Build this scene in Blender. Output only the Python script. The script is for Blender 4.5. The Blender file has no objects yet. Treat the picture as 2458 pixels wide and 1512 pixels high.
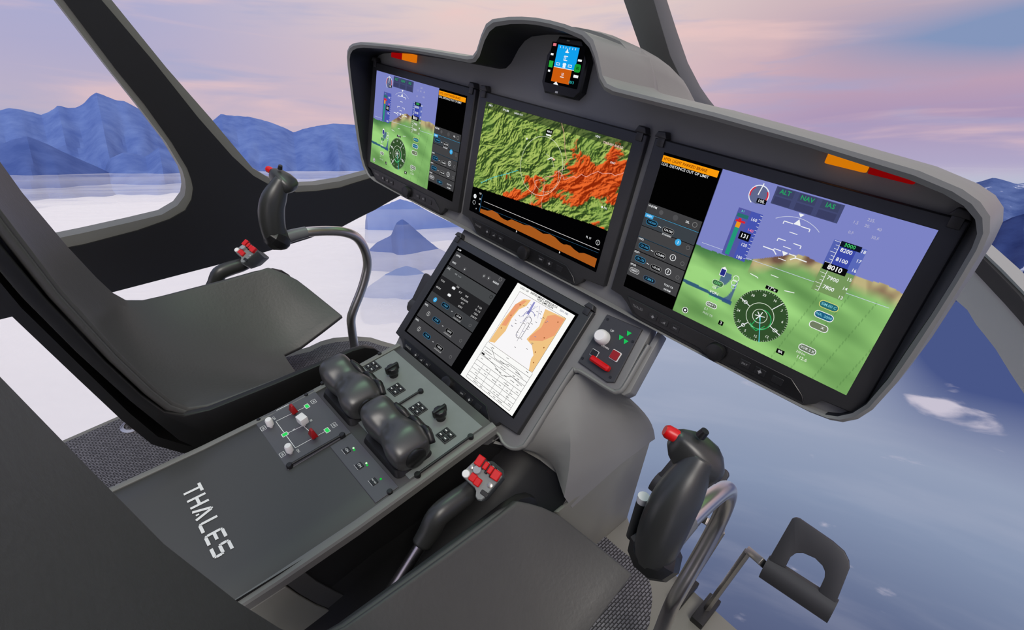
import bpy, bmesh, math, random
from mathutils import Vector, Matrix, noise
from mathutils.geometry import tessellate_polygon
random.seed(7)
SC=bpy.context.scene
COL=SC.collection
PI=math.pi
# ------------------------------------------------------------------ camera
W_,H_=2458.0,1512.0
FPX=1251.7697
CAMR=Matrix(((0.6778,-0.5971,-0.4290),(0.7319,0.6033,0.3168),(0.0696,-0.5287,0.8460)))
yaw,pitch,roll=0.7802,-0.5571,-0.0821
CAMR=Matrix.Rotation(yaw,3,'Z')@Matrix.Rotation(pitch,3,'X')@Matrix.Rotation(roll,3,'Y')
CR=Vector(CAMR.col[0]);CF=Vector(CAMR.col[1]);CU=Vector(CAMR.col[2])
CP=Vector((0.6311,-0.6772,0.2902))
cd=bpy.data.cameras.new('camera');cam=bpy.data.objects.new('camera',cd);COL.objects.link(cam)
cd.sensor_width=36;cd.lens=36*FPX/W_;cd.clip_start=.01;cd.clip_end=60000
m=Matrix((CR,CU,-CF)).transposed().to_4x4();m.translation=CP;cam.matrix_world=m
SC.camera=cam
SC.view_settings.view_transform='Standard';SC.view_settings.look='None';SC.view_settings.exposure=0;SC.view_settings.gamma=1
# measuring helpers: the line of sight of a photo point met with a real plane
def sight(u,v): return CR*((u-W_/2)/FPX)+CF-CU*((v-H_/2)/FPX)
def on(u,v,ax,val):
    d=sight(u,v);t=(val-CP[ax])/d[ax];return CP+d*t
def onpl(u,v,O,n):
    d=sight(u,v);return CP+d*((O-CP).dot(n)/d.dot(n))
TILT=-0.1632
PU=Vector((1,0,0));PV=Vector((0,-math.sin(TILT),math.cos(TILT)));PN=Vector((0,-math.cos(TILT),-math.sin(TILT)))
T2=-0.7092
LO=Vector((0,-0.1162,-0.2600));LV=Vector((0,-math.sin(T2),math.cos(T2)));LN=Vector((0,-math.cos(T2),-math.sin(T2)))
def frame(O,X,Y,Z):
    M=Matrix((X,Y,Z)).transposed().to_4x4();M.translation=O;return M
MP=frame(Vector((0,0,0)),PU,PV,PN)      # main panel frame: x right, y up the panel, z to the pilots
ML=frame(LO,PU,LV,LN)                   # lower display frame
# ------------------------------------------------------------------ materials
def lin(c):
    r=[]
    for x in c[:3]:
        x/=255.0;r.append(x/12.92 if x<=.04045 else ((x+.055)/1.055)**2.4)
    return (*r,1)
MATS={}
def mat(name,col,rough=.55,metal=0,bump=None,spec=.5,vary=0,coat=0):
    if name in MATS: return MATS[name]
    m=bpy.data.materials.new(name);m.use_nodes=True;nt=m.node_tree;b=nt.nodes['Principled BSDF']
    c=lin(col);b.inputs['Base Color'].default_value=c;b.inputs['Roughness'].default_value=rough
    b.inputs['Metallic'].default_value=metal;b.inputs['Specular IOR Level'].default_value=spec
    b.inputs['Coat Weight'].default_value=coat
    tc=nt.nodes.new('ShaderNodeTexCoord')
    n=nt.nodes.new('ShaderNodeTexNoise');n.inputs['Scale'].default_value=35;n.inputs['Detail'].default_value=4
    nt.links.new(tc.outputs['Object'],n.inputs['Vector'])
    mp=nt.nodes.new('ShaderNodeMapRange');mp.inputs['To Min'].default_value=rough-.04;mp.inputs['To Max'].default_value=rough+.04
    nt.links.new(n.outputs['Fac'],mp.inputs['Value']);nt.links.new(mp.outputs['Result'],b.inputs['Roughness'])
    if vary:
        mx=nt.nodes.new('ShaderNodeMix');mx.data_type='RGBA'
        mx.inputs['A'].default_value=(*[x*(1-vary) for x in c[:3]],1);mx.inputs['B'].default_value=(*[min(1,x*(1+vary)) for x in c[:3]],1)
        nt.links.new(n.outputs['Fac'],mx.inputs['Factor']);nt.links.new(mx.outputs['Result'],b.inputs['Base Color'])
    if bump:
        n2=nt.nodes.new('ShaderNodeTexNoise');n2.inputs['Scale'].default_value=bump[0];n2.inputs['Detail'].default_value=5
        nt.links.new(tc.outputs['Object'],n2.inputs['Vector'])
        bp=nt.nodes.new('ShaderNodeBump');bp.inputs['Strength'].default_value=bump[1];bp.inputs['Distance'].default_value=.002
        nt.links.new(n2.outputs['Fac'],bp.inputs['Height']);nt.links.new(bp.outputs['Normal'],b.inputs['Normal'])
    MATS[name]=m;return m
def glow(col,name=None,s=1.0):
    key='glow_%d_%d_%d_%.2f'%(*col[:3],s)
    if key in MATS: return MATS[key]
    m=bpy.data.materials.new(name or key);m.use_nodes=True;nt=m.node_tree;nt.nodes.clear()
    e=nt.nodes.new('ShaderNodeEmission');e.inputs[0].default_value=lin(col);e.inputs[1].default_value=s
    o=nt.nodes.new('ShaderNodeOutputMaterial');nt.links.new(e.outputs[0],o.inputs[0]);MATS[key]=m;return m
def vglow():
    if 'screen_image' in MATS: return MATS['screen_image']
    m=bpy.data.materials.new('screen_image');m.use_nodes=True;nt=m.node_tree;nt.nodes.clear()
    a=nt.nodes.new('ShaderNodeAttribute');a.attribute_name='Col'
    e=nt.nodes.new('ShaderNodeEmission');o=nt.nodes.new('ShaderNodeOutputMaterial')
    nt.links.new(a.outputs['Color'],e.inputs[0]);nt.links.new(e.outputs[0],o.inputs[0]);MATS['screen_image']=m;return m
HOOD=mat('hood_grey',(124,124,121),.45,bump=(900,.02))
FACE=mat('panel_face_grey',(116,116,115),.5,bump=(900,.03))
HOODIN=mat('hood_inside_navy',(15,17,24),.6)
BEZEL=mat('bezel_black',(42,42,43),.42)
BLACKG=mat('bezel_key_black',(16,16,17),.35)
LINER=mat('black_liner',(14,14,14),.55)
TRIM=mat('frame_trim_black',(20,20,20),.5)
FRAME=mat('frame_grey',(104,104,98),.5)
CONS=mat('console_dark_grey',(66,66,65),.45,bump=(1200,.03))
CRIM=mat('console_rim_grey',(112,112,108),.42)
SIDE=mat('pedestal_grey',(130,130,127),.5)
SILL=mat('sill_grey_green',(120,120,112),.55)
PLATE=mat('instrument_plate_grey',(82,82,86),.5)
QUAD=mat('quadrant_plate_grey_green',(118,124,121),.5,vary=.12)
GLOSS=mat('glossy_black_rubber',(58,58,58),.33,spec=.7)
BLK=mat('switch_black',(22,22,23),.4)
CHROME=mat('brushed_steel',(205,200,198),.28,metal=1)
STEEL=mat('satin_aluminium',(170,166,160),.35,metal=.9)
WHITE=mat('white_knob',(232,230,228),.4)
RED=mat('red_plastic',(205,8,12),.35)
DRED=mat('dark_red_plastic',(150,8,12),.4)
STICK=mat('grip_dark_rubber',(48,49,48),.36,spec=.6)
INK=mat('white_ink',(225,225,222),.6)
PEDAL=mat('pedal_black',(50,50,52),.5)
def leather():
    m=mat('dark_grey_leather',(70,70,69),.5,bump=(160,.25),vary=.06);return m
LEATHER=leather()
SHELL=mat('seat_shell_black',(15,15,15),.5)
def carpet():
    m=bpy.data.materials.new('woven_grey_carpet');m.use_nodes=True;nt=m.node_tree;b=nt.nodes['Principled BSDF'];b.inputs['Roughness'].default_value=.8
    tc=nt.nodes.new('ShaderNodeTexCoord')
    mpp=nt.nodes.new('ShaderNodeMapping');mpp.inputs['Rotation'].default_value=(0,0,PI/2)
    nt.links.new(tc.outputs['Object'],mpp.inputs['Vector'])
    w=nt.nodes.new('ShaderNodeTexBrick');w.inputs['Scale'].default_value=38
    w.inputs['Color1'].default_value=lin((116,116,122));w.inputs['Color2'].default_value=lin((96,96,102));w.inputs['Mortar'].default_value=lin((52,52,55))
    w.inputs['Mortar Size'].default_value=.05;w.inputs['Mortar Smooth'].default_value=.8;w.inputs['Brick Width'].default_value=.42;w.inputs['Row Height'].default_value=.2
    nt.links.new(mpp.outputs[0],w.inputs['Vector']);nt.links.new(w.outputs['Color'],b.inputs['Base Color'])
    bp=nt.nodes.new('ShaderNodeBump');bp.inputs['Strength'].default_value=.9;bp.inputs['Distance'].default_value=.003;bp.invert=True
    nt.links.new(w.outputs['Fac'],bp.inputs['Height']);nt.links.new(bp.outputs['Normal'],b.inputs['Normal'])
    return m
CARPET=carpet()
# ------------------------------------------------------------------ mesh builder
class MB:
    def __init__(s): s.v=[];s.f=[];s.m=[];s.mi=0;s.T=Matrix.Identity(4)
    def add(s,vs,fs,mi=None):
        o=len(s.v);s.v+=[s.T@Vector(p) for p in vs];s.f+=[[i+o for i in f] for f in fs];s.m+=[s.mi if mi is None else mi]*len(fs);return s
    def box(s,a,b,mi=None):
        x0,y0,z0=a;x1,y1,z1=b
        return s.add([(x0,y0,z0),(x1,y0,z0),(x1,y1,z0),(x0,y1,z0),(x0,y0,z1),(x1,y0,z1),(x1,y1,z1),(x0,y1,z1)],
            [(0,3,2,1),(4,5,6,7),(0,1,5,4),(1,2,6,5),(2,3,7,6),(3,0,4,7)],mi)
    def loft(s,rings,cap0=True,cap1=True,closed=True,mi=None):
        n=len(rings[0]);vs=[p for r in rings for p in r];fs=[]
        for k in range(len(rings)-1):
            for i in range(n if closed else n-1):
                j=(i+1)%n;fs.append((k*n+i,k*n+j,(k+1)*n+j,(k+1)*n+i))
        if cap0: fs.append(tuple(range(n-1,-1,-1)))
        if cap1: fs.append(tuple((len(rings)-1)*n+i for i in range(n)))
        return s.add(vs,fs,mi)
    def prism(s,poly,z0,z1,mi=None,ch=0):
        a=sum(poly[i][0]*poly[(i+1)%len(poly)][1]-poly[(i+1)%len(poly)][0]*poly[i][1] for i in range(len(poly)))
        if a<0: poly=poly[::-1]
        if ch:
            q=inset(poly,ch)
            return s.loft([[(x,y,z0) for x,y in poly],[(x,y,z1-ch) for x,y in poly],[(x,y,z1) for x,y in q]],mi=mi)
        return s.loft([[(x,y,z0) for x,y in poly],[(x,y,z1) for x,y in poly]],mi=mi)
    def tube(s,pts,rad,n=14,mi=None,squash=None,up=None):
        pts=[Vector(p) for p in pts]
        if not hasattr(rad,'__len__'): rad=[rad]*len(pts)
        rings=[];nrm=Vector(up) if up else None
        for i,p in enumerate(pts):
            t=(pts[min(i+1,len(pts)-1)]-pts[max(i-1,0)]).normalized()
            if nrm is None:
                nrm=t.orthogonal().normalized()
            nrm=(nrm-t*nrm.dot(t)).normalized();b=t.cross(nrm)
            r=rad[i];ra,rb=(r if hasattr(r,'__len__') else (r,r))
            rings.append([p+nrm*(math.cos(2*PI*k/n)*ra)+b*(math.sin(2*PI*k/n)*rb) for k in range(n)])
        return s.loft(rings,mi=mi)
    def lathe(s,prof,n=24,O=(0,0,0),mi=None,cap=True):
        O=Vector(O);rings=[[O+Vector((r*math.cos(2*PI*k/n),r*math.sin(2*PI*k/n),z)) for k in range(n)] for r,z in prof]
        return s.loft(rings,cap0=cap,cap1=cap,mi=mi)
    def build(s,name,mats,parent=None,bevel=0,seg=2,angle=40,smooth=True,props=None,org=None):
        me=bpy.data.meshes.new(name)
        if parent: o_=world_of(parent).translation.copy()
        elif org is not None: o_=Vector(org)
        else:
            n_=len(s.v);o_=Vector((sum(p.x for p in s.v)/n_,sum(p.y for p in s.v)/n_,min(p.z for p in s.v)))
        vs=[p-o_ for p in s.v]
        me.from_pydata([tuple(p) for p in vs],[],s.f)
        if not isinstance(mats,(list,tuple)): mats=[mats]
        for m_ in mats: me.materials.append(m_)
        for p,k in zip(me.polygons,s.m): p.material_index=k
        bm=bmesh.new();bm.from_mesh(me)
        bmesh.ops.recalc_face_normals(bm,faces=bm.faces)
        if bevel:
            es=[e for e in bm.edges if len(e.link_faces)==2 and e.calc_face_angle(0)>math.radians(28)]
            bmesh.ops.bevel(bm,geom=es,offset=bevel,segments=seg,affect='EDGES',profile=.5,clamp_overlap=True)
        bm.to_mesh(me);bm.free()
        if smooth:
            for p in me.polygons: p.use_smooth=True
            me.set_sharp_from_angle(angle=math.radians(angle))
        o=bpy.data.objects.new(name,me);COL.objects.link(o)
        if parent: o.parent=parent
        else: o.location=o_
        if props:
            for k,v_ in props.items(): o[k]=v_
        return o
def world_of(o):
    m=Matrix.Translation(o.location)@o.rotation_euler.to_matrix().to_4x4()
    if o.parent: m=world_of(o.parent)@m
    return m
def inset(poly,d):
    n=len(poly);out=[]
    for i in range(n):
        a=Vector(poly[i-1][:2]);b=Vector(poly[i][:2]);c=Vector(poly[(i+1)%n][:2])
        e1=(b-a);e2=(c-b)
        if e1.length<1e-9 or e2.length<1e-9: out.append(tuple(b));continue
        e1.normalize();e2.normalize()
        n1=Vector((-e1.y,e1.x));n2=Vector((-e2.y,e2.x));m_=(n1+n2)
        if m_.length<1e-6: m_=n1.copy()
        m_.normalize();k=max(.35,m_.dot(n1));out.append(tuple(b+m_*(d/k)))
    return out
def rrect(x0,y0,x1,y1,r,n=5):
    out=[]
    for cx,cy,a in ((x1-r,y0+r,-PI/2),(x1-r,y1-r,0),(x0+r,y1-r,PI/2),(x0+r,y0+r,PI)):
        for k in range(n+1): out.append((cx+r*math.cos(a+PI/2*k/n),cy+r*math.sin(a+PI/2*k/n)))
    return out
def circ(cx,cy,r,n=24,ry=None): return [(cx+r*math.cos(2*PI*k/n),cy+(ry or r)*math.sin(2*PI*k/n)) for k in range(n)]
def spline(pts,n=6):
    P=[Vector(p) for p in pts];out=[]
    for i in range(len(P)-1):
        a=P[max(i-1,0)];b=P[i];c=P[i+1];d=P[min(i+2,len(P)-1)]
        for k in range(n):
            t=k/n;out.append(.5*((2*b)+(c-a)*t+(2*a-5*b+4*c-d)*t*t+(3*b-a-3*c+d)*t**3))
    out.append(P[-1]);return out
def thing(name,label,cat,loc=(0,0,0),group=None,kind=None):
    o=bpy.data.objects.new(name,None);COL.objects.link(o);o.location=loc;o.empty_display_size=.02
    if kind: o['kind']=kind
    else: o['label']=label;o['category']=cat
    if group: o['group']=group
    return o
def tag(o,label,cat,group=None):
    o['label']=label;o['category']=cat
    if group: o['group']=group
    return o
def copy_tree(o,parent=None):
    c=o.copy();COL.objects.link(c)
    if parent: c.parent=parent
    for ch in [x for x in bpy.data.objects if x.parent==o]: copy_tree(ch,c)
    return c
# text outlines as flat meshes
_TC={}
def text_mesh(s,bold=0.0):
    if (s,bold) in _TC: return _TC[(s,bold)]
    cu=bpy.data.curves.new('lettering','FONT');cu.body=s;cu.size=1;cu.align_x='CENTER';cu.align_y='CENTER';cu.resolution_u=2;cu.offset=bold;cu.fill_mode='FRONT'
    o=bpy.data.objects.new('lettering',cu);COL.objects.link(o)
    dg=bpy.context.evaluated_depsgraph_get();dg.update()
    me=bpy.data.meshes.new_from_object(o.evaluated_get(dg))
    vs=[(v.co.x,v.co.y) for v in me.vertices];fs=[tuple(p.vertices) for p in me.polygons]
    bpy.data.objects.remove(o);bpy.data.curves.remove(cu);bpy.data.meshes.remove(me)
    _TC[(s,bold)]=(vs,fs);return vs,fs
class Flat:
    """flat artwork in a plane: x right, y up (metres), stacked in hair-thin layers"""
    def __init__(s,T): s.mb=MB();s.mb.T=T;s.mats=[];s.z=0.0004;s.k=0
    def mi(s,col):
        m_=col if isinstance(col,bpy.types.Material) else glow(col)
        if m_ not in s.mats: s.mats.append(m_)
        return s.mats.index(m_)
    def Z(s,up=0):
        s.k+=1;return s.z+s.k*4e-6+up
    def poly(s,pts,col,z=None):
        z=s.Z() if z is None else z
        if len(pts)>4:
            tri=tessellate_polygon([[Vector((x,y,0)) for x,y in pts]])
            s.mb.add([(x,y,z) for x,y in pts],[tuple(t) for t in tri],s.mi(col))
        else: s.mb.add([(x,y,z) for x,y in pts],[tuple(range(len(pts)))],s.mi(col))
    def rect(s,x0,y0,x1,y1,col): s.poly([(x0,y0),(x1,y0),(x1,y1),(x0,y1)],col)
    def line(s,pts,w,col,z=None):
        z=s.Z() if z is None else z
        for a,b in zip(pts,pts[1:]):
            a=Vector(a);b=Vector(b);d=b-a
            if d.length<1e-9: continue
            n=Vector((-d.y,d.x)).normalized()*w/2
            s.poly([tuple(a-n),tuple(b-n),tuple(b+n),tuple(a+n)],col,z)
    def ring(s,cx,cy,r,w,col,n=40,a0=0,a1=2*PI): s.line([(cx+r*math.cos(a0+(a1-a0)*k/n),cy+r*math.sin(a0+(a1-a0)*k/n)) for k in range(n+1)],w,col)
    def disc(s,cx,cy,r,col,n=24): s.poly(circ(cx,cy,r,n),col)
    def text(s,t,x,y,size,col,rot=0,bold=0.01):
        vs,fs=text_mesh(t,bold);z=s.Z();c,sn=math.cos(rot)*size,math.sin(rot)*size
        s.mb.add([(x+a*c-b*sn,y+a*sn+b*c,z) for a,b in vs],fs,s.mi(col))
    def pill(s,x,y,w,h,fill,edge,ew=.0008):
        s.poly(rrect(x-w/2,y-h/2,x+w/2,y+h/2,h*.45,3),edge);s.poly(rrect(x-w/2+ew,y-h/2+ew,x+w/2-ew,y+h/2-ew,h*.4,3),fill)
    def build(s,name,parent): return s.mb.build(name,s.mats,parent,smooth=False)
# ------------------------------------------------------------------ instrument panel housing
panel=thing('instrument_panel','wide grey instrument panel with hooded glareshield carrying the displays','instrument panel',(0,0,-.15))
# (outer x,y, inner x,y) of the hood lip, right half, bottom centre to top centre
K=[(0,-.150,0,-.148),(.30,-.150,.30,-.148),(.46,-.150,.46,-.148),(.543,-.149,.535,-.146),(.567,-.145,.560,-.142),(.580,-.139,.572,-.136),(.592,-.125,.584,-.122),(.600,-.104,.592,-.102),
(.607,-.060,.598,-.060),(.610,-.020,.600,-.020),(.611,.030,.603,.030),(.612,.070,.604,.070),(.612,.104,.604,.104),(.610,.122,.602,.118),(.604,.136,.595,.130),(.592,.146,.582,.139),(.575,.153,.563,.145),(.537,.160,.532,.150),
(.422,.167,.430,.158),(.316,.172,.316,.163),(.218,.1745,.215,.1655),(.165,.176,.158,.1665),(.148,.179,.143,.170),(.138,.188,.132,.180),(.126,.212,.119,.205),(.114,.229,.107,.219),(.098,.237,.092,.2275),(.060,.243,.056,.234),(.030,.2455,.028,.2365),(0,.2465,0,.2375)]
def lipt(v): return .031+.2*v
def full(half): return half+[(-x,y,*r) for x,y,*r in half[-2:0:-1]]
out=[(a,b) for a,b,c,d in K];inn=[(c,d) for a,b,c,d in K]
def ring3(pts,tf,s=None):
    h=[(x,y,tf(y)) for x,y in pts];return full(h)
rings=[]
BACK=-.012
rings.append(ring3(inn,lambda v:BACK))
rings.append(ring3([(x-.001 if x else 0,y) for x,y in inn],lambda v:max(BACK+.001,lipt(v)*.6)))
rings.append(ring3(inn,lambda v:max(.001,lipt(v))))
mid=[((a+c)/2,(b+d)/2) for a,b,c,d in K]
rings.append(ring3(mid,lambda v:max(.0035,lipt(v)+.0035)))
rings.append(ring3(out,lambda v:max(.003,lipt(v)+.002)))
def flare(pts,d,d2=0):
    o=[]
    for x,y in pts:
        if y>.182: o.append((x*(1-.02*d/.01),y-d*.3))
        elif y<-.14: o.append((x,y+d2))
        else:
            k=min(1,max(0,(y+.15)/.3));o.append((x+(d*.25*k if x>.58 else 0),y+(d if y>.12 else d*.5*k)))
    return o
rings.append(ring3(flare(out,.004),lambda v:lipt(v)*.6))
rings.append(ring3(flare(out,.006,.002),lambda v:-.02))
rings.append(ring3(flare(out,.004,.01),lambda v:-.07))
rings.append(ring3([(x*.985,y*.9) if y<.18 else (x*.93,.162+(y-.176)*.9) for x,y in out],lambda v:-.11))
rings.append(ring3([(x*.94,y*.72) if y<.18 else (x*.9,.125+(y-.18)*.5) for x,y in out],lambda v:-.15))
mb=MB();mb.T=MP
mb.loft(rings,cap0=False,cap1=True)
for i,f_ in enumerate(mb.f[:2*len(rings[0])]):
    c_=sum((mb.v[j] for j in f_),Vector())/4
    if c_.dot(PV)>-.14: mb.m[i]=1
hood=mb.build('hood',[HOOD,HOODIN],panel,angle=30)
# face the displays are set into
mb=MB();mb.T=MP
mb.prism([(x,y) for x,y,*_ in full([(c,d) for a,b,c,d in K])],-.03,-.009)
mb.build('face',FACE,panel)
# hump body running forward over the standby instrument
prof=[(a,b) for a,b,c,d in K if b>=.174]
def hump_ring(y,topz,w,base=.12):
    z0=.17-.1646*y;h=full([(0.0,base)]+[(.15*w,base)]+[(x*w,z0+(v-.174)*(topz-z0)/(.2465-.174)) for x,v in prof[1:]])
    return [(x,y,z) for x,z in h]
mb=MB()
def w2(p): return p
rr=[]
for (y,tz,w) in ((.052,.2455,.93),(.08,.243,.925),(.12,.234,.91),(.17,.220,.89),(.215,.204,.87),(.25,.186,.86),(.275,.168,.85),(.295,.147,.84),(.31,.125,.83)):
    rr.append(hump_ring(y,tz,w,.150-.1646*y-.02))
mb.loft(rr)
mb.build('glareshield_hump',HOOD,panel,angle=40)
# shelf of the glareshield running forward behind the lip
mb=MB();mb.T=MP
def shelf(v,k): return [(x*k,v+dv,t) for x,dv,t in ((.50,-.020,-.03),(.48,-.014,-.10),(.42,-.009,-.16),(.30,-.003,-.24),(.16,.003,-.33),(0,.003,-.36),(-.16,.003,-.33),(-.30,.0,-.24),(-.42,-.008,-.16),(-.48,-.014,-.10),(-.50,-.022,-.03))]
mb.loft([shelf(.135,.96),shelf(.172,1.0),shelf(.177,.985)],closed=True)
mb.build('glareshield_shelf',HOOD,panel,angle=40)
# lower face around the lower display, with switch panel wing on the right
mb=MB();mb.T=ML
lowout=[(-.192,.148),(.294,.148),(.303,.040),(.298,.0315),(.288,.028),(.226,.027),(.216,.023),(.2115,.013),(.2115,-.120),(.208,-.138),(.197,-.149),(.184,-.154),(.170,-.154),(.158,-.149),(.146,-.151),(.140,-.168),(-.180,-.168),(-.187,-.125)]
mb.prism(lowout,-.034,-.009)
mb.build('lower_face',FACE,panel,bevel=.003)
# raised light rim along the right hand edge of the lower face
mb=MB()
rim=[(.302,.120),(.3025,.090),(.304,.042),(.299,.031),(.288,.0265),(.228,.0255),(.216,.0215),(.2095,.011),(.2095,-.118),(.206,-.137),(.196,-.148),(.184,-.153),(.170,-.153),(.158,-.148),(.149,-.1475)]
rp=[ML@Vector((x,y,-.012)) for x,y in spline([(x,y,0) for x,y in rim],3) for x,y in [(x,y)]] if False else [ML@Vector((p.x,p.y,-.013)) for p in spline([(x,y,0) for x,y in rim],3)]
mb.tube(rp,[(.006,.004)]*len(rp),n=10,up=LN)
mb.build('edge_rim',HOOD,panel)
# ribbed edge of the switch wing
mb=MB();mb.T=ML
mb.prism([(.300,.147),(.309,.147),(.316,.040),(.309,.030),(.301,.030)],-.045,-.016)
mb.build('wing_edge',HOOD,panel,bevel=.002)
# pedestal flank below the lower face
A=[ML@Vector(p) for p in ((-.183,-.165,-.02),(.140,-.165,-.02),(.170,-.156,-.02),(.190,-.154,-.02),(.208,-.138,-.02),(.2105,-.08,-.02),(.2105,-.02,-.02),(.214,.016,-.02),(.230,.024,-.02),(.262,.026,-.022),(.296,.030,-.024),(.302,.034,-.030))]
Bp=[Vector((-.15,-.235,-.52)),Vector((.13,-.225,-.40)),on(1252,1079,0,.195),on(1296,1104,0,.215),on(1340,1139,0,.250),on(1344,1162,0,.275),on(1354,1192,0,.292),on(1373,1219,0,.300),Vector((.303,-.02,-.455)),Vector((.305,.04,-.455)),Vector((.306,.075,-.455)),Vector((.304,.094,-.462))]
mb=MB()
rows=[]
for k in range(9):
    t=k/8;row=[]
    for i,(a,b) in enumerate(zip(A,Bp)):
        p=a.lerp(b,t)
        s=math.sin(PI*t)
        if 3<=i<=5: p=p+Vector((-.004,.012,.0))*s
        if i>=6: p=p+Vector((.012,.004,.006))*s
        row.append(p)
    rows.append(row)
mb.loft(rows,cap0=False,cap1=False,closed=False)
# far side and front of the pedestal so that it is a closed body
C_=[Vector((-.15,-.235,-.52)),Vector((-.19,.06,-.47)),Vector((-.17,.03,-.25)),A[0]]
mb.add([A[0],Bp[0],Vector((-.16,.09,-.50)),Vector((-.17,.0,-.23))],[(0,1,2,3)])
mb.add([Bp[-1],A[-1],Vector((-.17,.0,-.23)),Vector((-.16,.09,-.50))],[(0,1,2,3)])
mb.build('pedestal_flank',SIDE,panel,angle=60)
# ------------------------------------------------------------------ displays
from mathutils.noise import noise as nz, fractal, ridged_multi_fractal, turbulence
def grid_screen(T,w,h,nx,ny,fn):
    vs=[];fs=[];cols=[]
    for j in range(ny+1):
        for i in range(nx+1):
            vs.append((w*(i/nx-.5),h*(.5-j/ny),.0019));cols.append(fn(i/nx,j/ny))
    for j in range(ny):
        for i in range(nx):
            a=j*(nx+1)+i;fs.append((a,a+nx+1,a+nx+2,a+1))
    mb=MB();mb.T=T;mb.add(vs,fs)
    return mb,cols
def set_cols(o,cols):
    at=o.data.color_attributes.new('Col','FLOAT_COLOR','POINT')
    flat=[]
    for c in cols: flat+=lin(c)
    at.data.foreach_set('color',flat)
SW,SH=.341,.213
def mixc(a,b,t):
    t=max(0,min(1,t));return tuple(a[i]+(b[i]-a[i])*t for i in range(3))
HOR=[(0,.50),(.04,.507),(.17,.503),(.305,.477),(.38,.43),(.44,.392),(.49,.358),(.53,.342),(.57,.333),(.636,.347),(.70,.346),(.79,.342),(.84,.347),(.867,.343),(.91,.334),(.95,.337),(1,.351)]
def horiz(a):
    for (x0,y0),(x1,y1) in zip(HOR,HOR[1:]):
        if a<=x1: return y0+(y1-y0)*(a-x0)/(x1-x0)
    return .351
def svs_col(a,b):
    """synthetic vision picture: a across, b down"""
    hz=horiz(a)+.004*nz(Vector((a*40,0,3)))
    if b<hz: return (124,131,197)
    d=b-hz
    n=nz(Vector((a*2.2+b*1.4,b*7-a*2.0,1.7)))+.45*nz(Vector((a*5+b*2,b*15-a*3,5.1)))
    g=mixc((94,140,78),(158,214,128),.62+.75*n)
    g=mixc(g,(120,165,92),max(0,(b-.6))*.5)
    if a>.33:
        k=max(0,1-d/(.10+.03*nz(Vector((a*9,1,1)))))
        t=mixc((208,200,142),(112,84,70),.2+1.3*max(0,nz(Vector((a*16,b*9,2)))+.35*(1 if a<.66 else 0)))
        g=mixc(g,t,min(1,k*1.6))
    elif a<.33:
        g=mixc(g,(52,104,58),max(0,1-d/.07)*.8)
    if a<.31 and abs(b-(.765+.05*a-.5*max(0,a-.12)*0))<.012+.004*nz(Vector((a*10,0,0))): g=(52,92,118)
    if .2<a<.3 and .60<b<.78 and nz(Vector((a*12,b*9,8)))>.02: g=mixc(g,(52,72,140),.7)
    if a>.6 and d>.1 :
        gx=(a*9+b*1.5)%1
        if gx<.03: g=mixc(g,(70,110,60),.35)
    return g
def map_col(u,v):
    """relief chart"""
    if v>.765-.11*min(1,u/.9)+.0: return (2,2,3)
    def hgt(x,y):
        wx=x+.05*nz(Vector((x*5,y*5,2)));wy=y+.05*nz(Vector((x*5,y*5,7)))
        q=Vector((wx*11.0+wy*7.0,wy*5.0-wx*4.5,.3))
        r=1-abs(nz(q))*2
        r+=.55*(1-abs(nz(q*2.1))*2)
        r+=.32*(1-abs(nz(q*4.3))*2)
        r+=.16*(1-abs(nz(q*8.9))*2)
        return r
    h0=hgt(u,v);h1=hgt(u-.005,v-.004)
    sh=max(-.6,min(.6,(h0-h1)*3.6))
    base=mixc((60,92,34),(158,184,88),.55+sh*1.0)
    base=mixc(base,(34,50,26),max(0,-sh-.18)*1.5)
    base=mixc(base,(196,206,120),max(0,sh-.25)*.8)
    big=nz(Vector((u*5.5+.3,v*5.5,4)));base=mixc(base,(88,132,62),max(0,big)*.5)
    e=h0-1.25
    band=math.exp(-((v-(.62-.62*(u-.42)))/.16)**2)+.75*math.exp(-((v-.28)/.22)**2)*math.exp(-((u-.82)/.16)**2)+.5*math.exp(-((v-.66)/.10)**2)*math.exp(-((u-.93)/.09)**2)
    reg=band*.85+.55*nz(Vector((u*8,v*8,9)))+.45*e
    if u>.26 and reg>.60: base=mixc((140,38,8),(236,104,44),.5+sh*1.0)
    elif u>.26 and reg>.54: base=mixc(base,(186,104,58),.55)
    if v<.055: base=mixc(base,(44,58,34),.6)
    return base
ICON=(150,150,150)
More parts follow.
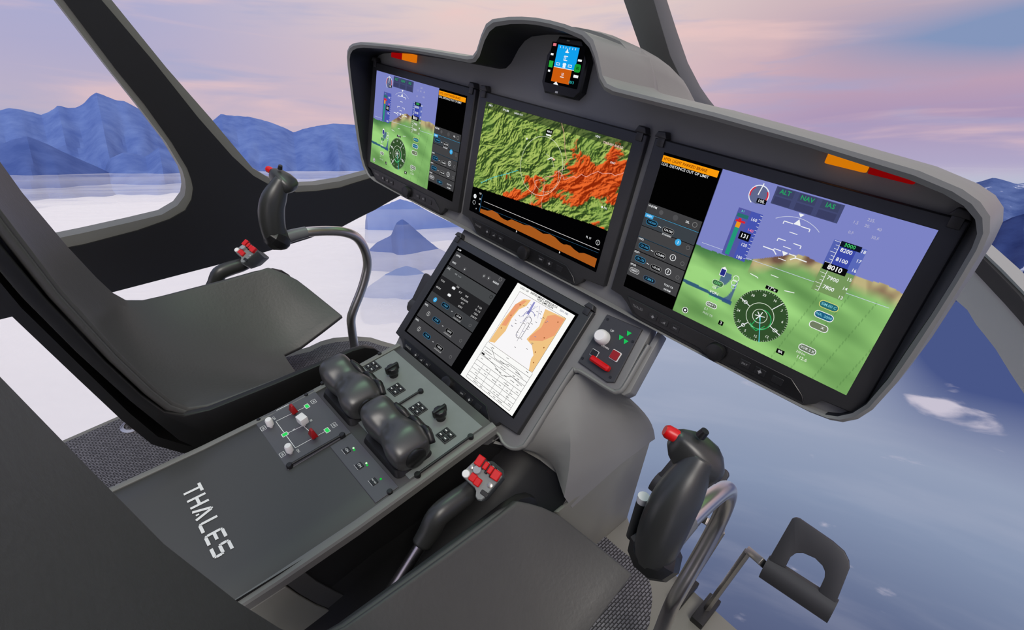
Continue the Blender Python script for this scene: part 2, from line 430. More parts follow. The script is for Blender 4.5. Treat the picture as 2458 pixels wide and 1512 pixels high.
def display(name,label,cat,T):
    root=thing(name,label,'display',tuple((T@Vector((0,-.148,-.008)))),group=None)
    mb=MB();mb.T=T
    o=[(-.192,.122),(-.188,.123),(.188,.123),(.192,.122),(.192,-.124),(.150,-.128),(.146,-.136),(.134,-.146),(.100,-.1475),(-.126,-.1475),(-.140,-.144),(-.158,-.130),(-.170,-.124),(-.192,-.122)]
    mb.prism(o,-.010,.0015,ch=.0015)
    mb.box((-SW/2-.001,-SH/2-.001,.0012),(SW/2+.001,SH/2+.001,.0016))
    bz=mb.build('bezel',BEZEL,root,bevel=.0008,seg=1)
    for sx in (-1,1):
        mb=MB();mb.T=T
        mb.prism([(sx*.192,.124),(sx*.188,.1325),(sx*.176,.1335),(sx*.171,.124)],-.008,.006,ch=.001)
        mb.box((sx*.1805-.006,.112,.0014),(sx*.1805+.006,.128,.0036))
        mb.build('latch',BEZEL,root,bevel=.001)
    mb=MB();mb.T=T
    mb.prism([(-.158,-.119),(.108,-.119),(.128,-.133),(.134,-.142),(.060,-.1415),(.032,-.142),(.020,-.1455),(-.008,-.1455),(-.018,-.1415),(-.128,-.1415),(-.140,-.138)],.0010,.0030,ch=.0006)
    ks=mb.build('key_strip',BLACKG,root)
    mb=MB();mb.T=T@Matrix.Translation((.006,-.1330,.0025))
    mb.lathe([(.0135,0),(.0135,.006),(.0125,.009),(.008,.010),(.0,.010)],28,cap=False);mb.build('knob',BLK,root)
    for x in (-.104,-.084,-.064,.048,.070,.094):
        mb=MB();mb.T=T@Matrix.Translation((x,-.1305,.0028))
        mb.prism(rrect(-.0075,-.005,.0075,.005,.001,2),0,.0012,ch=.0004)
        b_=mb.build('key',BLK,ks)
        if x<.09:
            f=Flat(T@Matrix.Translation((x,-.1305,.0038)))
            ic=mat('key_legend_grey',(150,150,148),.6)
            if x in (-.104,.070): f.poly(circ(0,0,.0021,12),ic);f.line([(-.0035,0),(.0035,0)],.0005,ic);f.line([(0,-.0035),(0,.0035)],.0005,ic)
            elif x==-.084: [f.rect(-.003+k*.0022,-.002,-.0016+k*.0022,-.001+k*.0014,ic) for k in range(3)]
            else: f.text('DAY' if x>0 else 'MN',0,0,.004,ic)
            f.build('legend',ks)
    f=Flat(T@Matrix.Translation((-.134,-.1285,.0030)));f.text('THALES',0,0,.0058,mat('maker_name_grey',(128,128,126),.6),bold=.005);f.build('maker_name',ks)
    return root
def X(u): return (u-.5)*SW
def Y(v): return (.5-v)*SH
CYAN=(64,200,224);WT=(238,240,242);GRN=(70,210,110)
def pfd(T,root,s0,s1,p0,p1):
    SX=lambda a:X(s0+(s1-s0)*a)
    mb,cols=grid_screen(T,SW,SH,300,190,lambda u,v:(svs_col((u-s0)/(s1-s0),v) if s0<=u<=s1 else (2,2,2)))
    scr=mb.build('screen',vglow(),root,smooth=False);set_cols(scr,cols)
    f=Flat(T@Matrix.Translation((0,0,.0017)))
    w=(s1-s0)*SW
    # gauge
    gx,gy=SX(.232),Y(.088)
    f.poly([(gx,gy)]+[(gx+.0115*math.cos(a),gy+.0115*math.sin(a)) for a in [PI*1.35-(PI*1.25)*k/16 for k in range(17)]],(84,96,130))
    f.disc(gx,gy,.0112,(96,104,140));f.ring(gx,gy,.0125,.0012,WT,30,-.2*PI,1.35*PI)
    f.ring(gx,gy,.0112,.0018,(210,40,60),12,PI*.72,PI*1.1);f.ring(gx,gy,.0112,.0018,(210,40,60),12,-.15*PI,PI*.2)
    f.line([(gx-.001,gy),(gx+.001,gy+.0155)],.0013,WT);f.rect(gx,gy-.0095,gx+.0125,gy-.0035,(10,12,16));f.text('100.',gx+.006,gy-.0065,.0055,WT)
    # mode boxes
    bx0,bx1=SX(.303),SX(.628);bw=(bx1-bx0)/3
    f.rect(bx0,Y(.112),bx1,Y(.008),(66,72,112))
    for k,t in enumerate(('ALT','NAV','IAS')):
        f.rect(bx0+k*bw+.002,Y(.057),bx0+(k+1)*bw-.004,Y(.012),(60,66,100));f.rect(bx0+k*bw+.002,Y(.108),bx0+(k+1)*bw-.004,Y(.066),(58,62,98))
        f.text(t,bx0+(k+.5)*bw-.001,Y(.033),.0078,(36,160,96),bold=.015)
    # attitude symbols
    cx=SX(.465)
    f.poly([(cx-.0045,Y(.185)),(cx+.0045,Y(.185)),(cx,Y(.150))],WT);f.ring(cx,Y(.36)-.0,.046,.0007,(200,205,225),18,PI*.30,PI*.70)
    f.poly([(cx-.0035,Y(.118)),(cx+.0035,Y(.118)),(cx,Y(.138))],WT)
    for vv,ww in ((.185,.016),(.29,.0145),(.355,.014)):
        f.line([(cx-ww,Y(vv)-.0035),(cx-ww,Y(vv)),(cx-.005,Y(vv))],.0011,WT);f.line([(cx+.005,Y(vv)),(cx+ww,Y(vv)),(cx+ww,Y(vv)-.0035)],.0011,WT)
    for vv in (.235,.325,.40,.51,.58): f.line([(cx-.005,Y(vv)),(cx+.005,Y(vv))],.0009,WT)
    f.line([(cx-.028,Y(.365)),(cx-.014,Y(.365)),(cx-.009,Y(.385))],.0013,WT);f.line([(cx+.028,Y(.365)),(cx+.014,Y(.365)),(cx+.009,Y(.385))],.0013,WT)
    f.poly([(cx-.004,Y(.352)),(cx+.004,Y(.352)),(cx,Y(.378))],WT)
    f.line([(SX(.03),Y(.478)),(SX(.98),Y(.445))],.0006,(196,206,226))
    f.line([(cx-.03,Y(.55)),(cx-.02,Y(.555)),(cx-.018,Y(.56))],.0010,WT);f.line([(cx+.018,Y(.57)),(cx+.03,Y(.56))],.0010,WT)
    # speed tape
    a0,a1=SX(.158),SX(.292);am=SX(.228)
    f.rect(a0,Y(.497),a1,Y(.190),(82,86,160));f.rect(am,Y(.497),a1,Y(.190),(70,84,176))
    f.poly([(a0+.004,Y(.49)),(a0+.010,Y(.49)),(a0+.010,Y(.31)),(a0+.004,Y(.31))],(36,150,120));f.rect(a0+.004,Y(.31),a0+.010,Y(.27),(232,150,30));f.rect(a0+.002,Y(.275),a0+.015,Y(.262),(214,36,50));f.rect(a0+.005,Y(.262),a0+.009,Y(.250),(214,36,50))
    for k,t in enumerate(('160','140','120','100')):
        yy=Y(.235+.082*k)
        if t!='140': f.text(t,(am+a1)/2-.001,yy,.0058,WT)
        else: f.text('140',(am+a1)/2,yy+.003,.0055,(240,120,150))
    for k in range(13): f.line([(a1-.003,Y(.20+.023*k)),(a1,Y(.20+.023*k))],.0005,WT)
    f.rect(am-.004,Y(.372),am+.011,Y(.322),(8,8,12));f.text('131',am+.0035,Y(.347),.0078,WT,bold=.02)
    f.rect(a0+.001,Y(.245),am-.001,Y(.222),(40,110,110));f.text('A1',a0+.007,Y(.205),.004,(90,220,190))
    # altitude tape
    b0,b1=SX(.648),SX(.795);bm=b0+(b1-b0)*.22;bn=b0+(b1-b0)*.73
    f.rect(b0,Y(.345),b1,Y(.195),(84,98,176));f.rect(bm,Y(.345),bn,Y(.195),(58,72,168))
    f.poly([(b0,Y(.345)),(b1,Y(.345)),(b1,Y(.500)),(b0,Y(.500))],(116,150,92));f.rect(bn,Y(.345),b1,Y(.195),(88,104,184))
    for k,t in enumerate(('8200','8100','','7900','7800')):
        if t: f.text(t,(bm+bn)/2,Y(.238+.056*k),.0066,WT,bold=.015)
    for k,t in enumerate(('18','17','16','15','14','13')): f.text(t,(bn+b1)/2+.002,Y(.212+.055*k),.0056,WT)
    for k in range(15): f.line([(bm-.004 if k%3 else bm-.007,Y(.20+.021*k)),(bm,Y(.20+.021*k))],.0005,WT)
    f.line([(bm,Y(.198)),(bm,Y(.497))],.0006,WT)
    f.rect(bm,Y(.221),bn+.004,Y(.190),(14,20,40));f.text('3000',(bm+bn)/2+.001,Y(.2055),.0062,GRN)
    f.rect(bm-.007,Y(.369),bn+.001,Y(.327),(6,6,10));f.text('8010',(bm+bn)/2-.003,Y(.348),.0082,WT,bold=.025)
    # small readings at the top right
    for k,(t,aa,vv) in enumerate((('225.',.755,.045),('1.5',.70,.078),('20.',.75,.078),('40',.80,.078),('0.F',.70,.135),('30.F',.80,.125))): f.text(t,SX(aa),Y(vv),.0048,(176,176,206))
    # engine symbol left
    hx=SX(.205);f.poly([(hx-.004,Y(.585)),(hx,Y(.57)),(hx+.004,Y(.585)),(hx+.004,Y(.635)),(hx-.004,Y(.635))],WT);f.rect(hx-.0033,Y(.631),hx+.0033,Y(.588),(36,44,130))
    f.ring(SX(.285),Y(.615),.004,.0008,WT,16);f.ring(SX(.285),Y(.645),.004,.0008,WT,16);f.ring(SX(.29),Y(.67),.003,.0007,(170,190,240),14)
    f.pill(SX(.20),Y(.69),.017,.0085,(62,104,66),(190,220,180));f.text('LOC',SX(.20),Y(.69),.005,(120,220,140))
    f.text('GS',SX(.19),Y(.725),.005,WT);f.text('VOR1',SX(.20),Y(.76),.0055,WT);f.text('113.90',SX(.205),Y(.795),.0055,(90,220,120))
    f.pill(SX(.211),Y(.845),.017,.0075,(96,110,90),WT);f.text('NAV 1',SX(.211),Y(.845),.0045,WT);f.text('2.1',SX(.19),Y(.885),.005,(214,222,214));f.text('PHG TB',SX(.21),Y(.915),.0045,(190,204,190))
    f.disc(SX(.075),Y(.958),.0046,(18,26,18));f.ring(SX(.075),Y(.958),.0042,.0009,WT,16);f.disc(SX(.075),Y(.958),.002,WT,12)
    # compass rose
    rx,ry=SX(.478),Y(.777)
    vs=circ(rx,ry,.0355,48);f.poly(vs,(50,78,44))
    for k in range(72):
        a=k*PI/36;r1=.0355;r0=.0340 if k%2 else .0330
        f.line([(rx+r0*math.cos(a),ry+r0*math.sin(a)),(rx+r1*math.cos(a),ry+r1*math.sin(a))],.0004,(214,224,206))
    for k,t in enumerate(('3','6','E','12','15','S','21','24','W','30','33','N')):
        a=PI/2-(k+1)*PI/6-.35;f.text(t,rx+.029*math.cos(a),ry+.029*math.sin(a),.0048,(226,232,220),rot=0)
    f.ring(rx,ry,.0180,.0008,(214,224,206),36);f.ring(rx,ry,.0095,.0008,(214,224,206),28)
    f.ring(rx+.002,ry-.004,.014,.0011,(36,180,96),28,-PI*.75,PI*.5);f.line([(rx-.0,ry+.002),(rx-.006,ry-.018),(rx+.003,ry-.021),(rx+.011,ry-.010)],.0009,(36,180,96))
    for a in (.2,1.35,2.35,3.3,4.2,5.1): f.line([(rx,ry),(rx+.0065*math.cos(a),ry+.0065*math.sin(a))],.0011,WT)
    f.line([(rx+.001,ry-.001),(rx+.0125,ry-.034)],.0010,(90,214,226))
    for a,l in ((.95,1),(2.75,1),(-.38,1),(-2.2,1)):
        f.line([(rx+.0185*math.cos(a),ry+.0185*math.sin(a)),(rx+.035*math.cos(a),ry+.035*math.sin(a))],.0010,WT)
    for a in (2.75,-.38,-2.2): f.ring(rx+.026*math.cos(a),ry+.026*math.sin(a),.0022,.0008,WT,12)
    f.rect(rx-.008,Y(.60),rx+.008,Y(.578),(6,8,6));f.text('17\u00b0x',rx,Y(.589),.0058,WT)
    f.rect(SX(.30)-.0035,Y(.945),SX(.30)+.0035,Y(.915),(6,8,6));f.text('3',SX(.30),Y(.930),.0058,WT)
    f.rect(SX(.645)-.005,Y(.948),SX(.645)+.005,Y(.918),(6,8,6));f.text('BR',SX(.645),Y(.933),.005,WT)
    # pills right
    for vv,c_,t in ((.555,(36,104,112),'SIM.00 C'),(.620,(30,96,128),'NA. 2000'),(.690,(112,124,98),'       X')):
        f.pill(SX(.755),Y(vv),.0225,.0095,c_,WT if vv>.6 else (214,214,120));f.text(t,SX(.755),Y(vv),.0048,(130,200,214) if vv<.68 else WT)
    f.pill(SX(.755),Y(.845),.0215,.0090,(104,118,96),WT);f.text('VOR 2 X',SX(.755),Y(.845),.0045,WT)
    f.text('20Nm',SX(.735),Y(.882),.0045,(214,224,206));f.text('112.6',SX(.75),Y(.912),.006,(224,232,216))
    # radio page
    P=lambda a:X(p0+(p1-p0)*a);
    f.rect(P(.01),Y(.060),P(.985),Y(.018),(250,156,14));f.text('HYD. LIGHT PARKED BRAKE',P(.42),Y(.039),.0055,(130,60,10),bold=.02)
    f.text('LDG. DISTANCE OUT OF LIMIT',P(.44),Y(.074),.0055,(226,226,226),bold=.01)
    rows=[(.350,.420,(62,62,64)),(.424,.515,(58,64,70)),(.519,.600,(66,66,68)),(.604,.700,(64,64,66)),(.704,.800,(68,68,70)),(.804,.900,(64,64,66))]
    for a,b,c in rows: f.rect(P(0),Y(b),P(1),Y(a),c)
    f.line([(P(0),Y(.424)),(P(1),Y(.424))],.0007,(70,150,190));f.line([(P(0),Y(.600)),(P(1),Y(.600))],.0007,(40,70,90));f.line([(P(0),Y(.700)),(P(1),Y(.700))],.0009,(10,10,12));f.line([(P(0),Y(.800)),(P(1),Y(.800))],.0009,(10,10,12))
    f.text('VHF/FM',P(.10),Y(.368),.0046,WT);f.disc(P(.28),Y(.385),.0035,(84,84,86));f.disc(P(.55),Y(.385),.0042,(78,78,80));f.text('SEL',P(.77),Y(.385),.0044,WT);f.ring(P(.9),Y(.385),.0035,.0006,(140,140,140),14)
    f.rect(P(.01),Y(.450),P(.17),Y(.426),(64,168,226));f.text('VHF1',P(.09),Y(.438),.004,WT)
    for a,t1,t2 in ((.475,'118.500','124.750'),(.560,'',''),(.655,'121.500','123.800'),(.755,'131.525','119.100'),(.855,'','')):
        if t1:
            f.pill(P(.17),Y(a),.020,.0088,(14,20,28),(44,120,160));f.text(t1,P(.17),Y(a),.0046,(70,160,210))
            f.pill(P(.50),Y(a+.012),.020,.0088,(10,10,12),(120,120,120));f.text(t2,P(.50),Y(a+.012),.0046,WT)
            f.line([(P(.31),Y(a+.004)),(P(.36),Y(a+.008))],.0008,WT)
    f.text('STANDBY',P(.50),Y(.520),.0036,WT)
    f.text('VHF2',P(.07),Y(.612),.0042,WT);f.text('ADF1',P(.07),Y(.712),.0042,WT);f.text('XPDR',P(.07),Y(.812),.0042,WT)
    f.disc(P(.73),Y(.535),.0050,(60,168,226));f.line([(P(.73),Y(.525)),(P(.73),Y(.545))],.0010,WT)
    for a in (.648,.755): f.ring(P(.73),Y(a),.0046,.0009,WT,18);f.line([(P(.73),Y(a-.01)),(P(.73),Y(a+.01))],.0010,WT)
    for a in (.545,.66,.765): f.ring(P(.92),Y(a),.0028,.0004,(130,130,130),12)
    f.pill(P(.13),Y(.852),.018,.0080,(84,84,86),(190,190,190));f.text('IDENT',P(.13),Y(.852),.0042,WT);f.pill(P(.45),Y(.865),.022,.0086,(24,34,48),(70,90,110));f.text('1 200 5',P(.45),Y(.865),.0046,(80,180,220))
    f.text('TCAS TA',P(.82),Y(.850),.0040,WT);f.text('NORM',P(.82),Y(.882),.0040,WT)
    f.build('symbology',scr)
TL=MP@Matrix.Translation((-.3985,0,0));TM=MP.copy();TR=MP@Matrix.Translation((.3985,0,0));TB=ML.copy()
dl=display('flight_display','leftmost wide display showing lilac sky over green terrain, radio page on right','x',TL)
dm=display('flight_display','centre upper display showing green and orange relief map','x',TM)
dr=display('flight_display','rightmost and largest looking display, green terrain beside a radio page on its left','x',TR)
db=display('flight_display','lower slanted display with grey radio pages and a white approach chart','x',TB)
for d in (dl,dm,dr,db): d['category']='display';d['group']='large flight displays of the instrument panel'
pfd(TR,dr,.272,1.0,.0,.266)
pfd(TL,dl,.0,.727,.733,1.0)
# map display
mb,cols=grid_screen(TM,SW,SH,340,210,map_col)
scr=mb.build('screen',vglow(),dm,smooth=False);set_cols(scr,cols)
f=Flat(TM@Matrix.Translation((0,0,.0017)))
PT=lambda u,v:(X(u),Y(v))
f.ring(X(.500),Y(.370),.0505,.0007,(222,226,206),56);f.ring(X(.515),Y(.385),.026,.0006,(214,216,190),8,PI*.1,PI*.5);f.ring(X(.545),Y(.42),.030,.0005,(214,216,190),30,-PI*.9,PI*.2)
for pts in ([(.483,.70),(.476,.62),(.49,.56),(.48,.50),(.52,.47),(.56,.43),(.60,.41),(.62,.36),(.66,.33),(.645,.28),(.655,.24),(.63,.18),(.62,.12),(.60,.06),(.575,.0)],
            [(.62,.36),(.65,.37),(.67,.41),(.70,.38),(.72,.36),(.745,.36),(.77,.32),(.80,.33),(.83,.29),(.86,.26),(.89,.27),(.93,.24),(.96,.25),(1.0,.21)],
            [(.54,.46),(.55,.52),(.56,.58),(.55,.64),(.57,.70)]):
    q=[]
    for a,b in zip(pts,pts[1:]):
        for k in range(3): t=k/3;q.append((a[0]+(b[0]-a[0])*t+.006*nz(Vector((a[0]*90,k,1))),a[1]+(b[1]-a[1])*t+.008*nz(Vector((a[1]*90,k,4)))))
    f.line([PT(*p) for p in q+[pts[-1]]],.0008,(232,168,156))
f.line([PT(.065,.705),PT(.16,.61),PT(.25,.545),PT(.345,.468)],.0009,(70,200,206))
for k in range(7): t=k/7;u=.07+.27*t;v=.70-.235*t;f.line([PT(u-.004,v-.012),PT(u+.004,v+.008)],.0006,(90,206,210))
f.rect(X(.486),Y(.108),X(.532),Y(.072),(8,8,8));f.text('MAG',X(.509),Y(.09),.005,WT);f.rect(X(.490),Y(.122),X(.526),Y(.110),WT)
f.text('FMS 1',X(.045),Y(.022),.0050,WT);f.text('FP 0.8M',X(.17),Y(.026),.0050,WT);f.text('BARO 1013',X(.27),Y(.026),.0045,WT)
f.line([PT(.535,.30),PT(.560,.275),PT(.585,.285)],.0016,WT);f.disc(X(.575),Y(.283),.0020,(255,190,150),12);f.disc(X(.364),Y(.195),.0018,WT,12);f.disc(X(.935),Y(.50),.0018,WT,12);f.text('FIX',X(.955),Y(.50),.0045,WT)
f.text('HDG',X(.81),Y(.022),.0045,WT);f.text('TERRAIN AHEAD',X(.905),Y(.05),.0052,(246,214,204));f.text('RWY',X(.93),Y(.17),.0045,WT)
for k in range(5): f.text('111.11',X(.93),Y(.030+.026*k+(.012 if k>1 else 0)),.0042,(206,60,36))
f.ring(X(.955),Y(.42),.0035,.0008,(20,40,20),14);f.ring(X(.025),Y(.06),.0030,.0008,(30,50,30),14)
f.line([PT(.03,.60),PT(.028,.50),PT(.035,.40)],.0004,(40,70,40))
# vertical profile strip
f.line([PT(.12,.855),PT(.985,.820)],.0009,(200,196,196))
f.line([PT(.10,.91),PT(.45,.885),PT(.985,.845)],.0005,(50,90,120))
prof_=[(.10,.935),(.16,.925),(.20,.90),(.25,.905),(.28,.925),(.31,.93),(.337,.928),(.367,.900),(.469,.897),(.509,.880),(.56,.885),(.614,.895),(.659,.874),(.70,.88),(.739,.900),(.765,.905),(.785,.893),(.809,.890),(.84,.905),(.872,.913),(.900,.897),(.93,.893),(.985,.893)]
f.poly([PT(.985,.968)]+[PT(.10,.972)]+[PT(*p) for p in prof_],(166,88,28))
for u in (.42,.75): f.line([PT(u,.975),PT(u,.992)],.0012,WT);f.line([PT(u,.975),PT(u+.006,.985)],.0008,WT)
f.disc(X(.035),Y(.845),.0044,WT,20);f.rect(X(.035)-.0006,Y(.855),X(.035)+.0006,Y(.835),(20,20,20));f.ring(X(.035),Y(.905),.0040,.0007,WT,20);f.text('+',X(.062),Y(.955),.006,WT)
f.text('120',X(.077),Y(.80),.0048,WT);f.text('80',X(.083),Y(.85),.0048,WT);f.text('40',X(.083),Y(.90),.0048,WT);f.line([PT(.096,.80),PT(.094,.97)],.0008,(60,120,170));f.text('FL 17',X(.905),Y(.765),.005,WT);f.ring(X(.965),Y(.77),.004,.0007,WT,16);f.text('S',X(.965),Y(.77),.005,WT)
f.build('symbology',scr)
# lower display
mb=MB();mb.T=TB;mb.add([(-SW/2,-SH/2,.0019),(SW/2,-SH/2,.0019),(SW/2,SH/2,.0019),(-SW/2,SH/2,.0019)],[(0,1,2,3)])
scr=mb.build('screen',glow((3,3,4)),db,smooth=False)
f=Flat(TB@Matrix.Translation((0,0,.0017)))
def grow(v0,v1,c): f.rect(X(.02),Y(v1),X(.472),Y(v0),c)
f.text('COM',X(.035),Y(.028),.005,WT)
grow(.05,.205,(62,62,65));grow(.215,.615,(50,51,53));grow(.215,.33,(68,70,72));grow(.33,.515,(34,34,36));grow(.515,.62,(60,62,65));grow(.63,.80,(64,64,67));grow(.81,.985,(62,62,65))
f.text('XPDR',X(.055),Y(.085),.0055,WT);f.text('VHF3',X(.055),Y(.165),.0055,WT);f.ring(X(.44),Y(.075),.0036,.0007,(140,140,140),16);f.text('RADIO',X(.425),Y(.125),.0055,WT)
for u,v in ((.16,.165),(.32,.125),(.36,.12)): f.disc(X(u),Y(v),.0045,(78,78,80));f.disc(X(u),Y(v),.0012,WT,8)
f.text('ATC',X(.045),Y(.24),.005,WT);f.text('FMS   2 3 4',X(.14),Y(.25),.0045,(150,154,156))
for u,v,t in ((.055,.375,'TCAS'),(.055,.455,'MODE'),(.19,.345,'ON'),(.23,.375,'ALT'),(.29,.375,'VHF'),(.29,.415,'SQUAWK'),(.29,.45,'ALT'),(.29,.49,'IDNT'),(.42,.395,'9 120'),(.42,.43,'FL 110'),(.42,.465,'120.0'),(.42,.50,'2100 FT')): f.text(t,X(u),Y(v),.0052,(200,200,200))
for v in (.375,.455): f.pill(X(.165),Y(v),.0115,.0065,WT,(120,120,120))
f.ring(X(.45),Y(.255),.0036,.0007,(10,10,10),16)
f.disc(X(.085),Y(.57),.0052,(62,168,226));f.line([(X(.085),Y(.56)),(X(.085),Y(.58))],.0012,WT)
for k,(v,a,b) in enumerate(((.570,'118.50','121.90'),(.735,'133.85','124.75'),(.910,'110.20','118.10'))):
    f.pill(X(.185),Y(v-.01),.024,.0092,(14,20,28),(44,110,150));f.text(a,X(.185),Y(v-.01),.005,(80,170,214));f.pill(X(.32),Y(v+.005),.024,.0092,(10,10,12),(110,110,110));f.text(b,X(.32),Y(v+.005),.005,WT);f.text('<>',X(.253),Y(v),.004,WT)
    f.text('LONDON APP',X(.32),Y(v+.038),.0036,(190,190,190))
    if k: f.ring(X(.10),Y(v-.015),.0045,.0008,(190,190,190),18);f.line([(X(.10),Y(v-.03)),(X(.10),Y(v))],.001,WT);f.text('VHF%d'%(k+1),X(.045),Y(v-.075),.005,WT)
    f.ring(X(.43),Y(v+.01),.003,.0005,(120,120,120),12)
for v in (.21,.625,.805): f.line([(X(.02),Y(v)),(X(.472),Y(v))],.0014,(8,8,8))
f.rect(X(.56),Y(.99),X(.985),Y(.022),(250,250,248))
cx0,cx1,cy0,cy1=.605,.95,.08,.605
f.text('LSGS / SIR',X(.625),Y(.045),.0052,(60,60,60));f.text('INSTRUMENT APPROACH',X(.77),Y(.040),.0058,(20,20,20),bold=.02);f.text('VOR DME SION',X(.79),Y(.062),.0058,(20,20,20),bold=.02);f.text('ELEV 1582',X(.92),Y(.045),.0044,(70,70,120))
f.rect(X(cx0),Y(cy1),X(cx1),Y(cy0),(248,246,248))
OR1=(240,196,132);OR2=(236,160,116)
f.poly([PT(.607,.60),PT(.612,.36),PT(.625,.20),PT(.655,.12),PT(.70,.095),PT(.695,.16),PT(.665,.22),PT(.655,.32),PT(.665,.44),PT(.645,.58)],OR1)
f.poly([PT(.62,.42),PT(.625,.20),PT(.66,.13),PT(.68,.12),PT(.66,.20),PT(.65,.30),PT(.65,.40)],OR2)
f.poly([PT(.81,.10),PT(.95,.08),PT(.95,.60),PT(.925,.605),PT(.90,.52),PT(.90,.48),PT(.86,.42),PT(.81,.40),PT(.835,.25)],OR1)
f.poly([PT(.845,.14),PT(.88,.10),PT(.945,.09),PT(.945,.25),PT(.90,.34),PT(.85,.38),PT(.825,.40),PT(.82,.36),PT(.85,.25)],OR2)
VI=(96,98,168)
f.poly([PT(.722,.095),PT(.733,.095),PT(.738,.21),PT(.722,.22)],(150,150,206))
for a,b in (((.727,.10),(.745,.28)),((.745,.12),(.727,.30)),((.715,.20),(.765,.23)),((.77,.10),(.80,.20)),((.76,.11),(.70,.27))): f.line([PT(*a),PT(*b)],.0005,VI)
f.line([PT(.775,.26),PT(.775,.40)],.0009,(70,70,80));f.line([PT(.735,.26),PT(.735,.40)],.0009,(70,70,80));f.ring(X(.755),Y(.26),.0070,.0009,(70,70,80),16,0,PI);f.ring(X(.755),Y(.40),.0070,.0009,(70,70,80),16,PI,2*PI)
f.ring(X(.748),Y(.235),.0125,.0010,VI,20,PI*.2,PI*1.1);f.line([PT(.755,.28),PT(.765,.46)],.0006,(110,110,120))
for k in range(34):
    u=random.uniform(.66,.86);v=random.uniform(.13,.56);f.line([PT(u,v),PT(u+.012,v+random.uniform(-.004,.004))],.0008,random.choice([(90,90,100),(130,130,170),(60,60,60)]))
for u,v in ((.655,.18),(.64,.30),(.92,.14),(.93,.38),(.90,.31),(.63,.44),(.925,.53),(.90,.45)): f.disc(X(u),Y(v),.0013,(150,84,40),8)
f.line([PT(cx0,cy0),PT(cx1,cy0),PT(cx1,cy1),PT(cx0,cy1),PT(cx0,cy0)],.0006,(120,110,100))
BK=(60,60,60)
for v in (.655,.70,.735,.79,.83,.87,.91,.945): f.line([PT(.60,v),PT(.955,v-.004)],.0006,BK)
f.line([PT(.60,.61),PT(.60,.97),PT(.955,.97),PT(.955,.61)],.0006,BK)
f.line([PT(.64,.632),PT(.66,.645),PT(.70,.69),PT(.76,.69),PT(.80,.665),PT(.86,.665),PT(.92,.69)],.0007,BK);f.line([PT(.62,.725),PT(.72,.74),PT(.80,.775),PT(.86,.73),PT(.94,.745)],.0007,BK)
for u in (.66,.72,.79,.85,.90): f.line([PT(u,.79),PT(u,.945)],.0005,BK)
for k in range(60):
    u=random.uniform(.61,.93);v=random.choice([.625,.68,.718,.76,.81,.85,.89,.927,.958]);f.line([PT(u,v),PT(u+.018,v)],.0010,random.choice([(90,90,90),(130,130,130)]))
f.rect(X(.605),Y(.725),X(.63),Y(.71),(40,40,40))
f.build('symbology',scr)
# ------------------------------------------------------------------ standby instrument
TS=MP@Matrix.Translation((.009,.190,0))
sb=thing('standby_instrument','small black eight sided attitude instrument under the arched hood, blue above orange','instrument',tuple(TS@Vector((0,-.044,-.008))))
mb=MB();mb.T=TS
oc=[(-.045,-.028),(-.034,-.044),(.034,-.044),(.045,-.032),(.045,.014),(.026,.043),(-.026,.043),(-.045,.014)]
mb.prism(oc,-.012,.006,ch=.003);mb.build('case',mat('instrument_case_black',(14,14,15),.3),sb)
mb=MB();mb.T=TS@Matrix.Translation((0,.002,.0065));mb.add([(-.036,-.030,0),(.036,-.030,0),(.036,.032,0),(-.036,.032,0)],[(0,1,2,3)])
ss=mb.build('screen',glow((4,4,6)),sb,smooth=False)
f=Flat(TS@Matrix.Translation((0,.002,.0065)))
f.rect(-.022,-.004,.024,.029,(16,160,236));f.rect(-.022,-.026,.018,-.004,(204,92,14));f.line([(-.022,-.004),(.024,-.004)],.0010,WT)
for y in (-.017,.002,.008,.014,.020): f.line([(-.004,y),(.004,y)],.0012,WT)
for x in (-.016,-.010,-.004,.004,.010,.016): f.line([(x,.0245),(x*1.04,.0275)],.0009,WT)
f.poly([(-.003,.019),(.003,.019),(0,.026)],WT);f.text('20',-.002,.011,.006,WT);f.text('10',0,-.013,.006,WT)
for x in (-.014,.012): f.rect(x-.004,-.001,x+.004,.003,WT);f.rect(x-.003,0,x+.003,.002,(16,160,236))
f.rect(-.003,-.003,.003,.004,(230,244,255))
f.rect(-.033,.026,-.026,.030,(230,120,130));f.rect(-.034,.012,-.028,.015,WT);f.rect(-.034,-.006,-.025,.004,(40,170,60));f.rect(-.033,-.013,-.028,-.010,WT)
f.rect(.026,.010,.034,.013,WT);f.poly(rrect(.022,-.006,.035,.006,.003,3),(24,150,50));f.text('80',.029,0,.006,(6,40,10));f.rect(.024,-.014,.034,-.010,WT);f.text('1013',.022,-.022,.006,(50,190,190))
f.poly([(-.016,-.030),(-.004,-.030),(-.010,-.025)],WT)
f.build('symbology',ss)
f=Flat(TS@Matrix.Translation((0,0,.0062)));f.rect(-.008,-.0405,-.002,-.0375,(130,130,140));f.rect(-.006,.0375,.0,.0395,(60,60,60));f.build('legend',sb)
# ------------------------------------------------------------------ warning lights under the hood lip
def warn(x0,x1,v0,v1,col,label,nm):
    mb=MB();mb.T=MP
    mb.box((x0,v0,-.010),(x1,v1,.003));tag(mb.build('warning_light',glow(col,nm,.9),bevel=.0015),label,'warning light','warning lights under the hood lip')
warn(-.512,-.470,.142,.158,(150,6,8),'dark red light under the hood lip at the left end of the panel','red_lamp')
warn(-.468,-.426,.142,.158,(224,116,12),'orange light under the hood lip at the left end of the panel','orange_lamp')
warn(.436,.480,.1435,.158,(222,126,8),'long orange light under the hood lip at the right end of the panel','orange_lamp2')
warn(.483,.528,.1435,.158,(128,4,6),'long dark red light under the hood lip at the right end of the panel','red_lamp2')
